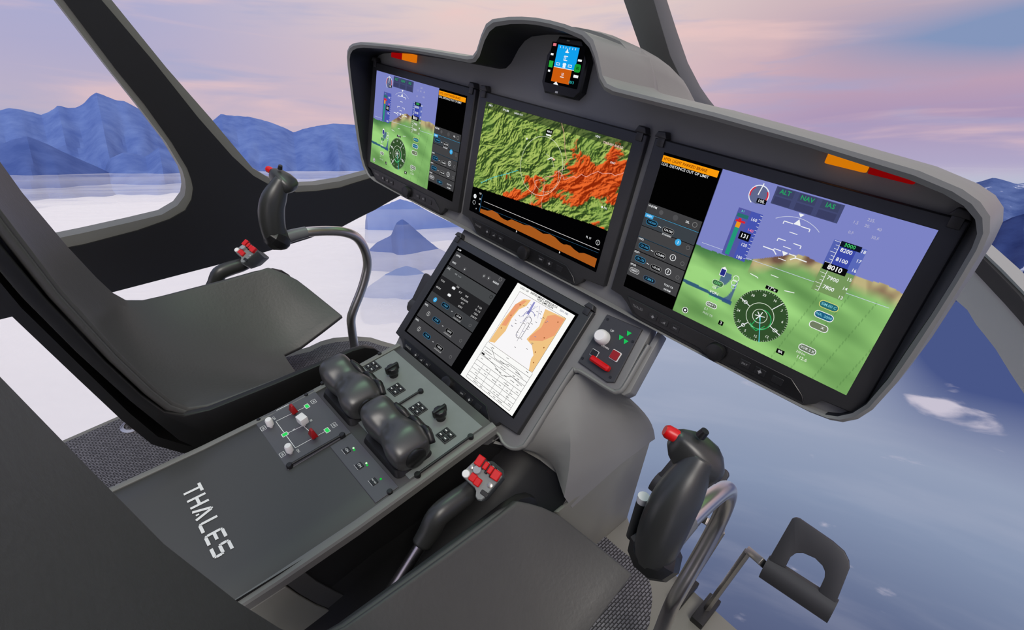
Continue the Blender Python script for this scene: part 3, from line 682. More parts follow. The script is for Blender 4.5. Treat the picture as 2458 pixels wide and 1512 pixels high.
# ------------------------------------------------------------------ small switch panel right of the lower display
sp=thing('landing_gear_panel','small dark switch panel right of lower display, white knob, green lights and red lever','switch panel',tuple(ML@Vector((.248,.03,-.008))))
mb=MB();mb.T=ML;mb.prism([(.2135,.131),(.281,.137),(.289,.040),(.278,.034),(.2145,.037)],-.010,-.004,ch=.001);mb.build('plate',mat('gear_plate',(54,54,57),.5),sp)
mb=MB();mb.T=ML
mb.T=ML@Matrix.Translation((.231,.093,-.004))
mb.lathe([(.0125,0),(.0125,.010),(.0105,.016),(.0085,.018),(.0,.018)],28,cap=False);mb.build('round_knob',WHITE,sp)
mb=MB();mb.T=ML@Matrix.Translation((.2535,.054,-.003))@Matrix.Rotation(math.radians(-2),4,'Z')
mb.prism(rrect(-.019,-.0052,.019,.0052,.0035,4),0,.012,ch=.003);mb.build('lever',RED,sp)
mb=MB();mb.T=ML@Matrix.Translation((.2665,.078,-.004));mb.prism(rrect(-.0085,-.0085,.0085,.0085,.002,3),0,.002,ch=.0005,mi=0);mb.prism(rrect(-.0072,-.0072,.0072,.0072,.0015,3),.0018,.0045,ch=.0006,mi=1);mb.build('push_button',[INK,DRED],sp)
mb=MB();mb.T=ML@Matrix.Translation((.2325,.0635,-.004));mb.prism(rrect(-.007,-.006,.007,.006,.001,2),0,.0010,mi=0);mb.prism(rrect(-.0062,-.0052,.0062,.0052,.001,2),.001,.0022,mi=1);mb.build('release_key',[INK,BLK],sp)
for x,y in ((.2655,.120),(.2575,.108),(.2685,.106)):
    mb=MB();mb.T=ML@Matrix.Translation((x,y,-.004));mb.prism([(-.0042,.003),(.0042,.003),(0,-.0045)],0,.0016);mb.build('green_lamp',glow((30,190,90)),sp,props={'label':'small green triangular lamp'})
for x,y in ((.2195,.124),(.279,.112),(.2185,.046),(.279,.044)):
    mb=MB();mb.T=ML@Matrix.Translation((x,y,-.004));mb.lathe([(.0022,0),(.0022,.0012),(.0,.0012)],12,cap=False);mb.build('screw',BLK,sp)
f=Flat(ML@Matrix.Translation((0,0,-.0038)));f.text('UP',.238,.1105,.0055,INK);f.text('DOWN',.243,.0815,.0045,INK);f.build('legend',sp)
# ------------------------------------------------------------------ centre console
def slope(y0,z0,y1,z1):
    d=Vector((0,y1-y0,z1-z0)).normalized();return frame(Vector((0,y0,z0)),PU,d,PU.cross(d))
FC=slope(-.47,-.3890,-.38,-.3770);FQ=slope(-.38,-.3765,-.22,-.3530)
def loc(F,u,v):
    p=F.inverted()@onpl(u,v,F.translation,Vector(F.col[2][:3]));return p.x,p.y
con=thing('centre_console','long dark grey centre console with white lettering between the two seats','console',(0,-.5,-.68))
CT=[(-.86,-.409),(-.72,-.4045),(-.60,-.400),(-.48,-.3905),(-.38,-.3768),(-.30,-.365),(-.214,-.3525)]
mb=MB()
rings=[]
for y,z in CT: rings.append([(-.150,y,-.66),(.150,y,-.66),(.150,y,z-.004),(.146,y,z-.0005),(.10,y,z),(0,y,z),(-.10,y,z),(-.146,y,z-.0005),(-.150,y,z-.004)])
mb.loft(rings);mb.build('body',CONS,con,angle=50)
for s in (-1,1):
    mb=MB();rr=[]
    for y,z in CT:
        w=.0;rr.append([(s*.1445,y,z-.002),(s*.1445,y,z+.0015),(s*.147,y,z+.0025),(s*.156,y,z+.0005),(s*.1585,y,z-.003),(s*.1585,y,z-.016),(s*.150,y,z-.016)])
    if s<0: rr=[r for r in rr]
    mb.loft(rr);mb.build('side_rim',CRIM,con,angle=35)
for s in (-1,1):
    mb=MB()
    pg=[(-.86,-.425),(-.592,-.416),(-.580,-.45),(-.560,-.50),(-.525,-.57),(-.48,-.64),(-.46,-.68),(-.86,-.68)]
    mb.loft([[(s*.149,y,z) for y,z in pg],[(s*.160,y,z) for y,z in pg]])
    mb.build('rear_side_panel',SILL,con,bevel=.001)
for s in (-1,1):
    mb=MB()
    pg=[(-.590,-.414),(-.565,-.412),(-.552,-.45),(-.530,-.50),(-.495,-.57),(-.45,-.64),(-.43,-.68),(-.458,-.68),(-.478,-.64),(-.523,-.57),(-.558,-.50),(-.578,-.45)]
    mb.loft([[(s*.149,y,z) for y,z in pg],[(s*.158,y,z) for y,z in pg]])
    mb.build('side_band',CONS,con)
mb=MB()
pg=[(-.70,-.416),(-.48,-.406),(-.38,-.392),(-.25,-.375),(-.18,-.43),(-.16,-.68),(-.70,-.68)]
for s in (-1,1): mb.loft([[(s*.148,y,z) for y,z in pg],[(s*.1545,y,z) for y,z in pg]])
# black footwell trough beside the console, under the collective lever
rr=[]
for y,zf in ((-.80,-.60),(-.55,-.575),(-.42,-.55),(-.30,-.53),(-.235,-.51),(-.20,-.49),(-.15,-.46),(-.125,-.41),(-.115,-.36)):
    w=(.296 if y<-.16 else (.288 if y<-.14 else .205)) if y>-.21 else .240
    rr.append([(.150,y,-.395+(.0 if y<-.3 else .0)),(.156,y,zf+.05),(.175,y,zf+.012),(.20,y,zf),(w-.02,y,zf),(w,y,zf+.01)])
mb.loft(rr,cap0=False,cap1=False,closed=False)
mb.build('footwell_trough',LINER,con,angle=60)
# lettering on the console
f=Flat(frame(Vector((0,-.637,-.4008)),PU,Vector((0,1,.013)).normalized(),Vector((0,-.013,1)).normalized()))
def letter(strokes,x0):
    for st in strokes: f.line([(x0-.004+a*.018,b*.0255-.0135) for a,b in st],.0044,INK)
xs=[-.0745,-.0490,-.0235,.0045,.0300,.0555]
letter([[(0,.93),(1,.93)],[(.5,.93),(.5,0)]],xs[0]);letter([[(.06,0),(.06,1)],[(.94,0),(.94,1)],[(.06,.5),(.94,.5)]],xs[1])
letter([[(0,0),(.44,.93),(.56,.93),(1,0)],[(.42,.18),(.58,.18)]],xs[2]);letter([[(.06,1),(.06,.15),(.15,.06),(1,.06)]],xs[3])
letter([[(1,.93),(.15,.93),(.06,.84),(.06,.15),(.15,.06),(1,.06)],[(.06,.5),(.85,.5)]],xs[4]);letter([[(1,.93),(.12,.93),(.06,.84),(.06,.55),(.12,.48),(.88,.48),(.94,.4),(.94,.14),(.88,.06),(0,.06)]],xs[5])
f.build('lettering',con)
# ---- fuel panel
fp=thing('fuel_panel','small grey panel with white and red knobs joined by white lines and green lamps','switch panel',tuple(FC@Vector((-.085,.0,0))))
mb=MB();mb.T=FC
c0=[loc(FC,612,1013),loc(FC,762,929),loc(FC,833,1047),loc(FC,690,1129)]
fx0=(c0[0][0]+c0[1][0])/2;fx1=(c0[2][0]+c0[3][0])/2;fy0=(c0[0][1]+c0[3][1])/2;fy1=(c0[1][1]+c0[2][1])/2
mb.prism([(fx0,fy0),(fx1,fy0),(fx1,fy1),(fx0,fy1)],-.001,.0022,ch=.0007);mb.build('plate',PLATE,fp)
def FL(a,b): # from zoomed detail coordinates
    return loc(FC,590+a/6.3,900+b/6.3)
f=Flat(FC@Matrix.Translation((0,0,.0020)))
lw=.0011
tl_=FL(460,715);tr_=FL(720,585);bl=FL(755,1115);br=FL(1045,950);gm=FL(598,912)
for a,b in ((tl_,FL(930,485)),(tl_,bl),(bl,FL(1235,850)),(gm,FL(870,780)),(FL(870,780),FL(1010,900))): f.line([a,b],lw,INK)
f.line([FL(470,550),FL(650,460)],.0014,INK)
for a,b in ((270,820),(560,1215),(1030,415),(1340,770)):
    x,y=FL(a,b);f.line([(x-.005,y-.004),(x+.005,y-.004),(x+.005,y+.004),(x-.005,y+.004),(x-.005,y-.004)],.0008,INK);f.text('AB',x,y,.005,INK)
for a,b,t in ((735,840,'III'),(795,1160,'ON'),(430,670,'OFF'),(990,700,'SB')): x,y=FL(a,b);f.text(t,x,y,.0055,INK)
for a,b,w,h in ((930,485,.0095,.0058),(1235,850,.0100,.0060),(598,912,.0070,.0085)):
    x,y=FL(a,b);f.poly(rrect(x-w/2-.0012,y-h/2-.0012,x+w/2+.0012,y+h/2+.0012,.001,2),INK);f.poly(rrect(x-w/2,y-h/2,x+w/2,y+h/2,.001,2),glow((48,214,96)))
f.build('legend',fp)
def up(F,x,y,z=.002): return F@Matrix.Translation((x,y,z))
def base_px(a,b,h):   # foot of an upright control whose top is seen at this detail point
    p=FC.inverted()@onpl(590+a/6.3,900+b/6.3,FC.translation+Vector(FC.col[2][:3])*h,Vector(FC.col[2][:3]));return p.x,p.y
for a,b,r in ((345,690,.0062),(640,1085,.0062)):
    x,y=base_px(a,b,.018);mb=MB();mb.T=up(FC,x,y);mb.lathe([(.0032,0),(.0032,.005),(r,.006),(r,.017),(r*.8,.0195),(0,.0195)],24,cap=False);mb.build('knob',WHITE,fp,props={'label':'round white knob'})
x,y=base_px(845,650,.022);mb=MB();mb.T=up(FC,x,y)@Matrix.Rotation(.15,4,'Z');mb.lathe([(.003,0),(.003,.009)],12);mb.box((-.0085,-.0068,.009),(.0085,.0068,.0235));mb.build('knob',WHITE,fp,bevel=.0022,seg=3,props={'label':'square white knob'})
for a,b in ((705,500),(1005,870)):
    x,y=base_px(a,b,.017);mb=MB();mb.T=up(FC,x,y);mb.lathe([(.0022,0),(.0022,.009)],12)
    mb.add([(-.009,-.0055,.008),(.009,-.0055,.008),(.009,.0055,.008),(-.009,.0055,.008),(-.0035,-.002,.023),(.0035,-.002,.023),(.0035,.002,.023),(-.0035,.002,.023)],[(0,3,2,1),(4,5,6,7),(0,1,5,4),(1,2,6,5),(2,3,7,6),(3,0,4,7)])
    mb.build('guard',DRED,fp,bevel=.001,props={'label':'dark red guarded switch'})
def screw(F,x,y,par,r=.0035):
    mb=MB();mb.T=up(F,x,y,.0);mb.lathe([(r,0),(r,.004),(r*.8,.005),(0,.005)],16,cap=False);mb.build('screw',BLK,par)
def bar(F,p,q,par):
    mb=MB();mb.T=F;a=Vector((*p,.006));b=Vector((*q,.006));mb.tube([a,b],.0022,10)
    for c in (p,q): mb.T=up(F,*c,.0);mb.lathe([(.0052,0),(.0052,.007),(.0042,.0085),(0,.0085)],18,cap=False)
    mb.build('grab_bar',BLK,par)
bar(FC,loc(FC,697,1122),loc(FC,823,1049),fp)
for p in ((622,1010),(736,950)): screw(FC,*loc(FC,*p),fp)
# ---- three key panel
kp=thing('key_panel','narrow grey panel of three lit keys with green dots beside the fuel panel','switch panel',tuple(FC@Vector((.06,-.04,0))))
q=[loc(FC,797,1083),loc(FC,838,1052),loc(FC,976,1172),loc(FC,904,1206)]
mb=MB();mb.T=FC;ky0=(q[0][1]+q[3][1])/2;kx0=fx1+.003
mb.prism([(kx0,ky0),(.1405,ky0),(.1405,fy1),(kx0,fy1)],-.001,.0018,ch=.0006);mb.build('plate',PLATE,kp)
for a,b,n_ in ((300,1035,2),(425,1185,2),(565,1340,1)):
    x,y=loc(FC,760+a/4.086,830+b/4.086)
    mb=MB();mb.T=up(FC,x,y,.0015);mb.prism(rrect(-.006,-.005,.006,.005,.001,2),0,.0018,ch=.0004);k_=mb.build('key',BLK,kp)
    f=Flat(up(FC,x,y,.0030));f.text('ON' if n_==2 else 'FIRE TEST',0,0,.006 if n_==2 else .003,INK);f.line([(-.0075,-.0062),(.0065,-.0062)],.0005,INK);f.build('legend',kp)
    for i in range(n_):
        mb=MB();mb.T=up(FC,x+.003+.0045*i,y+.0105-.001*i,.0016);mb.lathe([(.0018,0),(.0016,.0012),(0,.0014)],12,cap=False)
        mb.build('lamp',glow((200,255,200) if (i==0 and n_==2) else (24,190,60)),kp)
screw(FC,*loc(FC,936,1182),kp,.0045)
# ---- throttle quadrant
qp=thing('throttle_quadrant','grey green quadrant plate with keypads, dark knobs and two big throttle grips','throttle quadrant',tuple(FQ@Vector((0,.07,0))))
mb=MB();mb.T=FQ;mb.prism([(-.141,-.001),(.141,-.001),(.141,.150),(-.141,.150)],-.002,.0022,ch=.0007);mb.build('plate',QUAD,qp)
def QL(a,b,h=0):
    p=FQ.inverted()@onpl(760+a/4.086,830+b/4.086,FQ.translation+Vector(FQ.col[2][:3])*h,Vector(FQ.col[2][:3]));return p.x,p.y
for a,b in ((555,220),(785,440),(997,630),(1270,890)):
    x,y=QL(a,b);mb=MB();mb.T=up(FQ,x,y,.002);mb.prism(rrect(-.0135,-.0125,.0135,.0125,.001,2),0,.0022,ch=.0005);kpad=mb.build('keypad',mat('keypad_dark',(48,50,50),.45),qp)
    for sx in (-1,1):
        for sy in (-1,1):
            mb=MB();mb.T=up(FQ,x+sx*.0064,y+sy*.0058,.004);mb.prism(rrect(-.0048,-.0045,.0048,.0045,.0008,2),0,.0022,ch=.0006);mb.build('key',BLK,kpad)
            f=Flat(up(FQ,x+sx*.0064,y+sy*.0058,.0059));f.rect(-.0022,-.001,.0022,.001,INK);f.build('legend',kpad)
for a,b in ((745,240),(1210,660)):
    x,y=QL(a,b,.016);mb=MB();mb.T=up(FQ,x,y,.002);mb.lathe([(.009,0),(.0075,.006),(.0115,.010),(.0125,.018),(.0105,.023),(0,.0235)],9,cap=False);mb.box((-.003,-.014,.012),(.003,.014,.027));mb.build('selector_knob',BLK,qp,bevel=.0012)
bar(FQ,QL(1020,440,.006),(QL(1020,440,.006)[0],.035),qp)
bar(FQ,QL(1510,885,.006),(QL(1510,885,.006)[0],.012),qp)
for a,b in ((620,85),(60,375)): screw(FQ,*QL(a,b),qp,.004)
def throttle(x0,label):
    r=thing('throttle_grip',label,'throttle',tuple(FQ@Vector((x0,.045,.002))),group='throttle grips on the quadrant plate')
    mb=MB();mb.T=FQ@Matrix.Translation((x0,.022,.002))
    # sections along x : (x, y centre, half depth, z base, z top, front dip)
    S=[(-.066,.004,.013,.040,.058,0),(-.061,.002,.024,.030,.069,0),(-.048,-.001,.0305,.014,.0765,.1),(-.030,-.002,.032,.006,.0745,.2),(-.015,-.002,.0315,.004,.064,.6),(-.002,-.002,.032,.003,.0595,1.0),(.012,-.001,.034,.002,.064,.7),(.028,.0,.0365,.002,.0665,.2),(.044,.0,.0365,.002,.061,.0),(.057,.0,.034,.002,.053,0),(.065,0,.028,.003,.044,0)]
    S=[(a,b,c,d,e*.90,f_) for a,b,c,d,e,f_ in S]
    rings=[]
    for x,yc,hd,zb,zt,k in S:
        ring=[];n=24
        for i in range(n):
            a=2*PI*i/n;c,s=math.cos(a),math.sin(a)
            yy=yc+hd*(abs(c)**.62)*(1 if c>0 else -1);zz=(zb+zt)/2+(zt-zb)/2*(abs(s)**.62)*(1 if s>0 else -1)
            if c<0: yy+=.009*k*(1-abs(s)*.3)
            if s>0 and c<0: zz-=.006*k
            if s<0: yy=yc+(yy-yc)*(1-.12*abs(s))
            ring.append((x,yy,zz))
        rings.append(ring)
    mb.loft(rings)
    g=mb.build('grip',GLOSS,r,angle=180)
    md=g.modifiers.new('smooth','SUBSURF');md.levels=1;md.render_levels=2
    mb=MB();mb.T=FQ@Matrix.Translation((x0+.0635,.022,.025))@Matrix.Rotation(PI/2,4,'Y');mb.lathe([(.0185,0),(.0185,.003),(.0165,.0045),(0,.0045)],28,cap=False);mb.build('end_cap',mat('grip_end_black',(30,30,30),.3),r)
    mb=MB();mb.T=FQ@Matrix.Translation((x0,.022,.002));mb.tube(spline([(-.030,.026,.052),(-.012,.0305,.048),(.0,.033,.038),(.014,.036,.044),(.030,.0385,.036),(.046,.0385,.040),(.060,.034,.026)],3),.0065,10);mb.build('finger_ridge',BLK,r,angle=180)
    mb=MB();mb.T=FQ@Matrix.Translation((x0,.022,.002));mb.loft([[(x*1.0,y,-.001) for x,y in rrect(-.050,-.038,.062,.034,.010,4)],[(x*.9,y*.9,.010) for x,y in rrect(-.050,-.038,.062,.034,.010,4)]]);mb.build('gaiter',BLK,r)
    return r
throttle(-.081,'throttle grip farther from the camera, nearer the left seat')
throttle(.068,'throttle grip nearer the camera, above the key panel')
# ------------------------------------------------------------------ seats
def seat(dx,label):
    r=thing('pilot_seat',label,'seat',(-.465+dx,-.50,-.64),group='pilot seats')
    xc=-.4535+dx;HW=.2315
    P=[(-.800,.46),(-.782,.36),(-.758,.24),(-.735,.12),(-.713,.00),(-.694,-.10),(-.662,-.22),(-.636,-.30),(-.618,-.345),(-.598,-.372),(-.565,-.383),(-.52,-.384),(-.46,-.384),(-.40,-.384),(-.34,-.383),(-.31,-.382),(-.28,-.381),(-.25,-.380)]
    # centre line of the lining: deeper in the pan, slight hollow in the back
    Cn=[(-.818,.46),(-.800,.36),(-.778,.24),(-.757,.12),(-.735,.00),(-.715,-.11),(-.684,-.23),(-.660,-.32),(-.640,-.375),(-.612,-.415),(-.575,-.445),(-.53,-.475),(-.47,-.515),(-.40,-.553),(-.33,-.572),(-.28,-.566),(-.22,-.540),(-.150,-.508)]
    al=[-1,-.985,-.95,-.9,-.82,-.72,-.6,-.48,-.38,-.29,-.15,0,.15,.29,.38,.45,.55,.65,.75,.84,.91,.955,.985,1]
    def pt(i,a):
        p=Vector((P[i][0],P[i][1]));c=Vector((Cn[i][0],Cn[i][1]))
        aa=abs(a);k=1-aa**1.7 if a<0 else 1-aa**1.7
        q=p.lerp(c,k)
        if i>=15 and aa>.78: q=q+Vector((-.028*((aa-.78)/.22)**2*(i-14)/3,0))
        return (xc+a*HW,q.x,q.y)
    vs=[];fs=[]
    for i in range(len(P)):
        for a in al: vs.append(pt(i,a))
    n=len(al)
    for i in range(len(P)-1):
        for j in range(n-1):
            am=(al[j]+al[j+1])/2
            if i>=14 and -.29<am<.84: continue
            fs.append((i*n+j,i*n+j+1,(i+1)*n+j+1,(i+1)*n+j))
    mb=MB();mb.add(vs,fs)
    lin_=mb.build('lining',LEATHER,r,angle=60)
    md=lin_.modifiers.new('thick','SOLIDIFY');md.thickness=.016;md.offset=0
    md=lin_.modifiers.new('soft','BEVEL');md.width=.003;md.segments=2;md.limit_method='ANGLE'
    for s in (-1,1):
        mb=MB();mb.tube([(xc+s*(HW+.001),p[0]-(.003 if i<9 else 0),p[1]-(.004 if i>=9 else .002)) for i,p in enumerate(P[:-2])]+[(xc+s*(HW-.004),-.275,-.388)],.0062,8);mb.build('piping',LEATHER,r,angle=180)
    side=[(-.812,.46),(-.795,.36),(-.770,.22),(-.747,.10),(-.727,.00),(-.706,-.10),(-.674,-.22),(-.648,-.30),(-.628,-.345),(-.604,-.366),(-.565,-.375),(-.45,-.374),(-.33,-.370),(-.29,-.368),(-.262,-.372),(-.240,-.384),(-.224,-.402),(-.214,-.43),(-.212,-.47),(-.225,-.60),(-.50,-.615),(-.515,-.56),(-.545,-.485),(-.572,-.470),(-.598,-.453),(-.622,-.415),(-.665,-.30),(-.700,-.19),(-.727,-.09),(-.751,.03),(-.776,.16),(-.80,.30),(-.828,.46)]
    for s,nm,dz in ((-1,'side_shell',-.018),(1,'side_shell',0)):
        mb=MB();x=xc+s*(HW+.008)
        pl=[(y,z+(dz if (z>-.44 and y>-.62) else 0)) for y,z in side]
        mb.loft([[(x-.007,y,z) for y,z in pl],[(x+.007,y,z) for y,z in pl]])
        mb.build(nm,SHELL,r,bevel=.003)
    mb=MB()
    bot=[(-.836,.46),(-.80,.24),(-.775,.12),(-.753,.0),(-.733,-.11),(-.700,-.23),(-.672,-.33),(-.648,-.40),(-.612,-.445),(-.565,-.475),(-.50,-.52),(-.42,-.570),(-.345,-.598)]
    mb.loft([[(xc-HW,y,z) for y,z in bot]+[(xc-HW,y-.012,z-.010) for y,z in reversed(bot)],[(xc+HW,y,z) for y,z in bot]+[(xc+HW,y-.012,z-.010) for y,z in reversed(bot)]])
    mb.build('back_shell',SHELL,r,angle=60)
    for sx,sy in ((-.186,-.672),(.16,-.60),(-.165,-.37),(.16,-.37)):
        mb=MB();t=-.49 if sy<-.5 else -.60
        top=Vector((xc+sx+.035,sy+.07,-.44)) if sy<-.5 else Vector((xc+sx,sy,-.585))
        mb.tube([(xc+sx,sy,-.676),top],.011,16);leg=mb.build('leg',CHROME,r,props={'label':'steel seat leg'})
        mb=MB();mb.T=Matrix.Translation((xc+sx,sy,-.677));mb.lathe([(.026,0),(.026,.004),(.022,.006),(.018,.006),(.018,0)],28,cap=False);mb.build('floor_ring',CHROME,leg)
    return r
seat(0,'farther dark grey leather bucket seat, seen whole at the left of the console')
seat(.96,'nearer dark grey leather bucket seat, back filling the lower left corner')
# ------------------------------------------------------------------ cyclic sticks
def pxl(u,v,x=-.445): return on(u,v,0,x)
def cyclic():
    r=thing('cyclic_stick','','control stick',(-.445,-.17,-.68),group='cyclic sticks in front of the seats')
    g=[pxl(*p) for p in ((664,572),(656,548),(652,520),(653,492),(662,465),(671,447),(679,432))]
    mb=MB();sp_=spline(g,4);n=len(sp_)
    rad=[]
    for i in range(n):
        t=i/(n-1);a=.0235+.003*math.sin(PI*min(1,t*1.3));a*=(1-.28*max(0,t-.6)/.4);rad.append((a*.86,a))
    mb.tube(sp_,rad,18,up=(1,0,0));mb.build('grip',STICK,r,angle=180)
    # head: a lying wedge across the top of the grip
    h0=Vector((-.474,-.300,-.0615));h1=Vector((-.427,-.272,-.081));mid=(h0+h1)/2;ax=(h1-h0).normalized();L=(h1-h0).length
    sdir=ax.cross(Vector((0,0,1))).normalized();upd=sdir.cross(ax);upd=upd if upd.z>0 else -upd
    mb=MB();rings=[]
    for t,w,h,dn in ((.04,.007,.008,.0),(.14,.011,.012,.004),(.35,.017,.016,.010),(.6,.021,.016,.014),(.85,.021,.012,.016),(.97,.016,.008,.018),(1.03,.008,.004,.019)):
        c=h0+ax*(L*t)-upd*dn*.4;ring=[]
        for i in range(16):
            a=2*PI*i/16;ring.append(c+sdir*(w*(abs(math.cos(a))**.7)*(1 if math.cos(a)>0 else -1))+upd*(h*(abs(math.sin(a))**.7)*(1 if math.sin(a)>0 else -1)*(1 if math.sin(a)>0 else 1.5)))
        rings.append(ring)
    mb.loft(rings);hd=mb.build('head',STICK,r,angle=70)
    mb=MB();T=frame(h0-ax*.004+upd*.003,sdir,ax.cross(sdir)*-1 if False else upd,sdir.cross(upd));
    c=h0-ax*.006+upd*.002
    mb.tube([c+ax*.012,c+ax*.0,c-ax*.003],[.0068,.0068,.005],14);mb.build('button',RED,hd,props={'label':'red thumb button'})
    mb=MB();c=h0+ax*(L*.35)+upd*.016;mb.tube([c,c+upd*.008],[.005,.004],12);mb.build('trim_switch',BLK,hd)
    # hand rest block at the foot of the grip
    b0=pxl(650,560);b1=pxl(682,578)
    mb=MB();rings=[]
    for t,w,h in ((-.3,.018,.012),(0,.026,.022),(.5,.028,.026),(1.0,.022,.018),(1.2,.014,.013)):
        c=b0.lerp(b1,t)+Vector((0,0,-.004));ring=[]
        d=(b1-b0).normalized();u_=Vector((1,0,0)).cross(d)
        for i in range(10): a=2*PI*i/10;ring.append(c+Vector((1,0,0))*(w*math.cos(a))+u_*(h*math.sin(a)))
        rings.append(ring)
    mb.loft(rings);mb.build('hand_rest',BLK,r,angle=30)
    # press-to-talk post on the left side
    p=pxl(662,545)+Vector((-.030,.0,.0));mb=MB();mb.tube([p+Vector((0,0,-.03)),p+Vector((0,.0,.028))],.006,12);ps=mb.build('side_post',STICK,r)
    mb=MB();mb.tube([p+Vector((0,0,.027)),p+Vector((0,0,.035))],[.0062,.0062],12);mb.build('cap',WHITE,ps,props={'label':'white cap'})
    tp=[pxl(*p) for p in ((686,570),(705,564),(735,557),(782,554),(825,557),(856,570),(875,598),(882,632),(877,664),(866,700),(850,740),(843,765),(845,795),(850,830))]
    tp.append(Vector((-.445,tp[-1].y-.004,-.60)));tp.append(Vector((-.445,tp[-2].y-.006,-.676)))
    sp_=spline(tp,5)
    mb=MB();mb.tube(sp_,.0112,18,up=(1,0,0));mb.build('tube',mat('tube_polished',(214,210,206),.3,metal=1),r,angle=180)
    mb=MB();mb.tube([tp[0]-(tp[1]-tp[0])*.3,tp[1],tp[2]],[.0145,.0135,.0125],18,up=(1,0,0));mb.build('collar',mat('collar_grey',(96,98,100),.35),r,angle=70)
    mb=MB();b=tp[-1];mb.T=Matrix.Translation(b);mb.lathe([(.035,0),(.035,.006),(.024,.012),(.016,.03),(.0112,.045)],24,cap=False);mb.build('floor_boot',BLK,r)
    return r
c1=cyclic();c1['label']='cyclic stick on a curved tube in front of the farther seat'
c2=copy_tree(c1);c2.location.x+=.96;c2['label']='cyclic stick with a red button, nearest the foot pedals'
# ------------------------------------------------------------------ collective levers
def collective():
    X0=.216
    r=thing('collective_lever','','collective lever',(X0,-.50,-.56),group='collective levers left of the seats')
    q=lambda u,v,x=X0:on(u,v,0,x)
    mb=MB()
    rod=[q(1022,1290),q(935,1425)];d=(rod[1]-rod[0]).normalized();e=rod[1]+d*.10
    mb.tube([rod[0],e],.0095,18);mb.build('rod',CHROME,r,props={'label':'bare steel rod'})
    gp=[q(*p) for p in ((1012,1306),(1030,1277),(1050,1240),(1082,1212),(1118,1186),(1140,1168))]
    sp_=spline(gp,4);n=len(sp_);mb=MB();mb.tube(sp_,[(.0145+.0025*math.sin(PI*i/n),.0165+.003*math.sin(PI*i/n)) for i in range(n)],18,up=(1,0,0));mb.build('grip',STICK,r,angle=180)
    nn=Vector((.30,-.50,.80)).normalized();O=Vector((.222,-.298,-.328))
    xx=Vector((1,0,0));xx=(xx-nn*xx.dot(nn)).normalized();yy=nn.cross(xx);F=frame(O,xx,yy,nn)
    Z=lambda a,b:tuple((F.inverted()@onpl(920+a/3.98,1060+b/3.98,O,nn))[:2])
    out_=[Z(*p) for p in ((748,300),(760,285),(885,168),(940,148),(975,165),(1135,300),(1140,340),(965,550),(935,572),(900,565),(880,535),(885,480),(870,445),(760,345),(745,320))]
    mb=MB();mb.T=F
    low_=[(x*.92+.002,y*.92) for x,y in out_];low2=[(x*.62,y*.62+.008) for x,y in out_]
    mb.loft([[(x,y,-.062) for x,y in low2],[(x,y,-.035) for x,y in low_],[(x,y,-.004) for x,y in out_],[(x*.98,y*.98,-.001) for x,y in out_]]);hd=mb.build('head',mat('collective_head_grey',(74,78,78),.45),r,angle=40)
    mb=MB();mb.T=F;mb.prism([(x*.95,y*.95) for x,y in out_],-.002,.0008);hp=mb.build('face_plate',mat('collective_plate_grey',(124,127,126),.5),r)
    def btn(a,b,w,h,m_,hh,rot,lab,rad=.0015):
        x,y=Z(a,b);mb=MB();mb.T=F@Matrix.Translation((x,y,.0006))@Matrix.Rotation(rot,4,'Z');mb.prism(rrect(-w/2,-h/2,w/2,h/2,min(rad,w*.45,h*.45),3),0,hh,ch=min(.0012,hh*.4));mb.build('switch',m_,hp,props={'label':lab} if lab else None)
    p0=Vector(Z(895,180));p1=Vector(Z(1110,330));rt=math.atan2((p1-p0).y,(p1-p0).x)
    btn(930,190,.0120,.0165,RED,.010,rt,'red rocker');btn(1082,325,.0130,.0150,RED,.009,rt,'red rocker')
    for a,b in ((985,235),(1030,275)): btn(a,b,.0075,.012,RED,.008,rt,'small red key')
    for a,b in ((963,222),(1008,262),(1052,300)): btn(a,b,.0045,.017,BLK,.006,rt,None)
    btn(862,345,.0105,.0125,RED,.006,rt,'red key');btn(906,388,.0105,.0125,RED,.006,rt,'red key')
    btn(968,497,.013,.007,BLK,.0015,rt,None)
    for a,b,rr_,m_,hh in ((795,310,.0062,WHITE,.006),(903,272,.0068,mat('grey_hat',(150,154,158),.4),.008),(842,248,.0036,STEEL,.0015),(1020,418,.0042,STEEL,.0015)):
        x,y=Z(a,b);mb=MB();mb.T=F@Matrix.Translation((x,y,.0006));mb.lathe([(rr_,0),(rr_,hh*.8),(rr_*.85,hh),(0,hh)],20,cap=False);mb.build('button' if hh>.002 else 'screw',m_,hp,props={'label':'white button'} if m_ is WHITE else None)
    return r
k1=collective();k1['label']='collective lever with red keys, beside the nearer seat'
k2=copy_tree(k1);k2.location.x-=.96;k2['label']='collective lever half hidden behind the farther seat, only red keys showing'
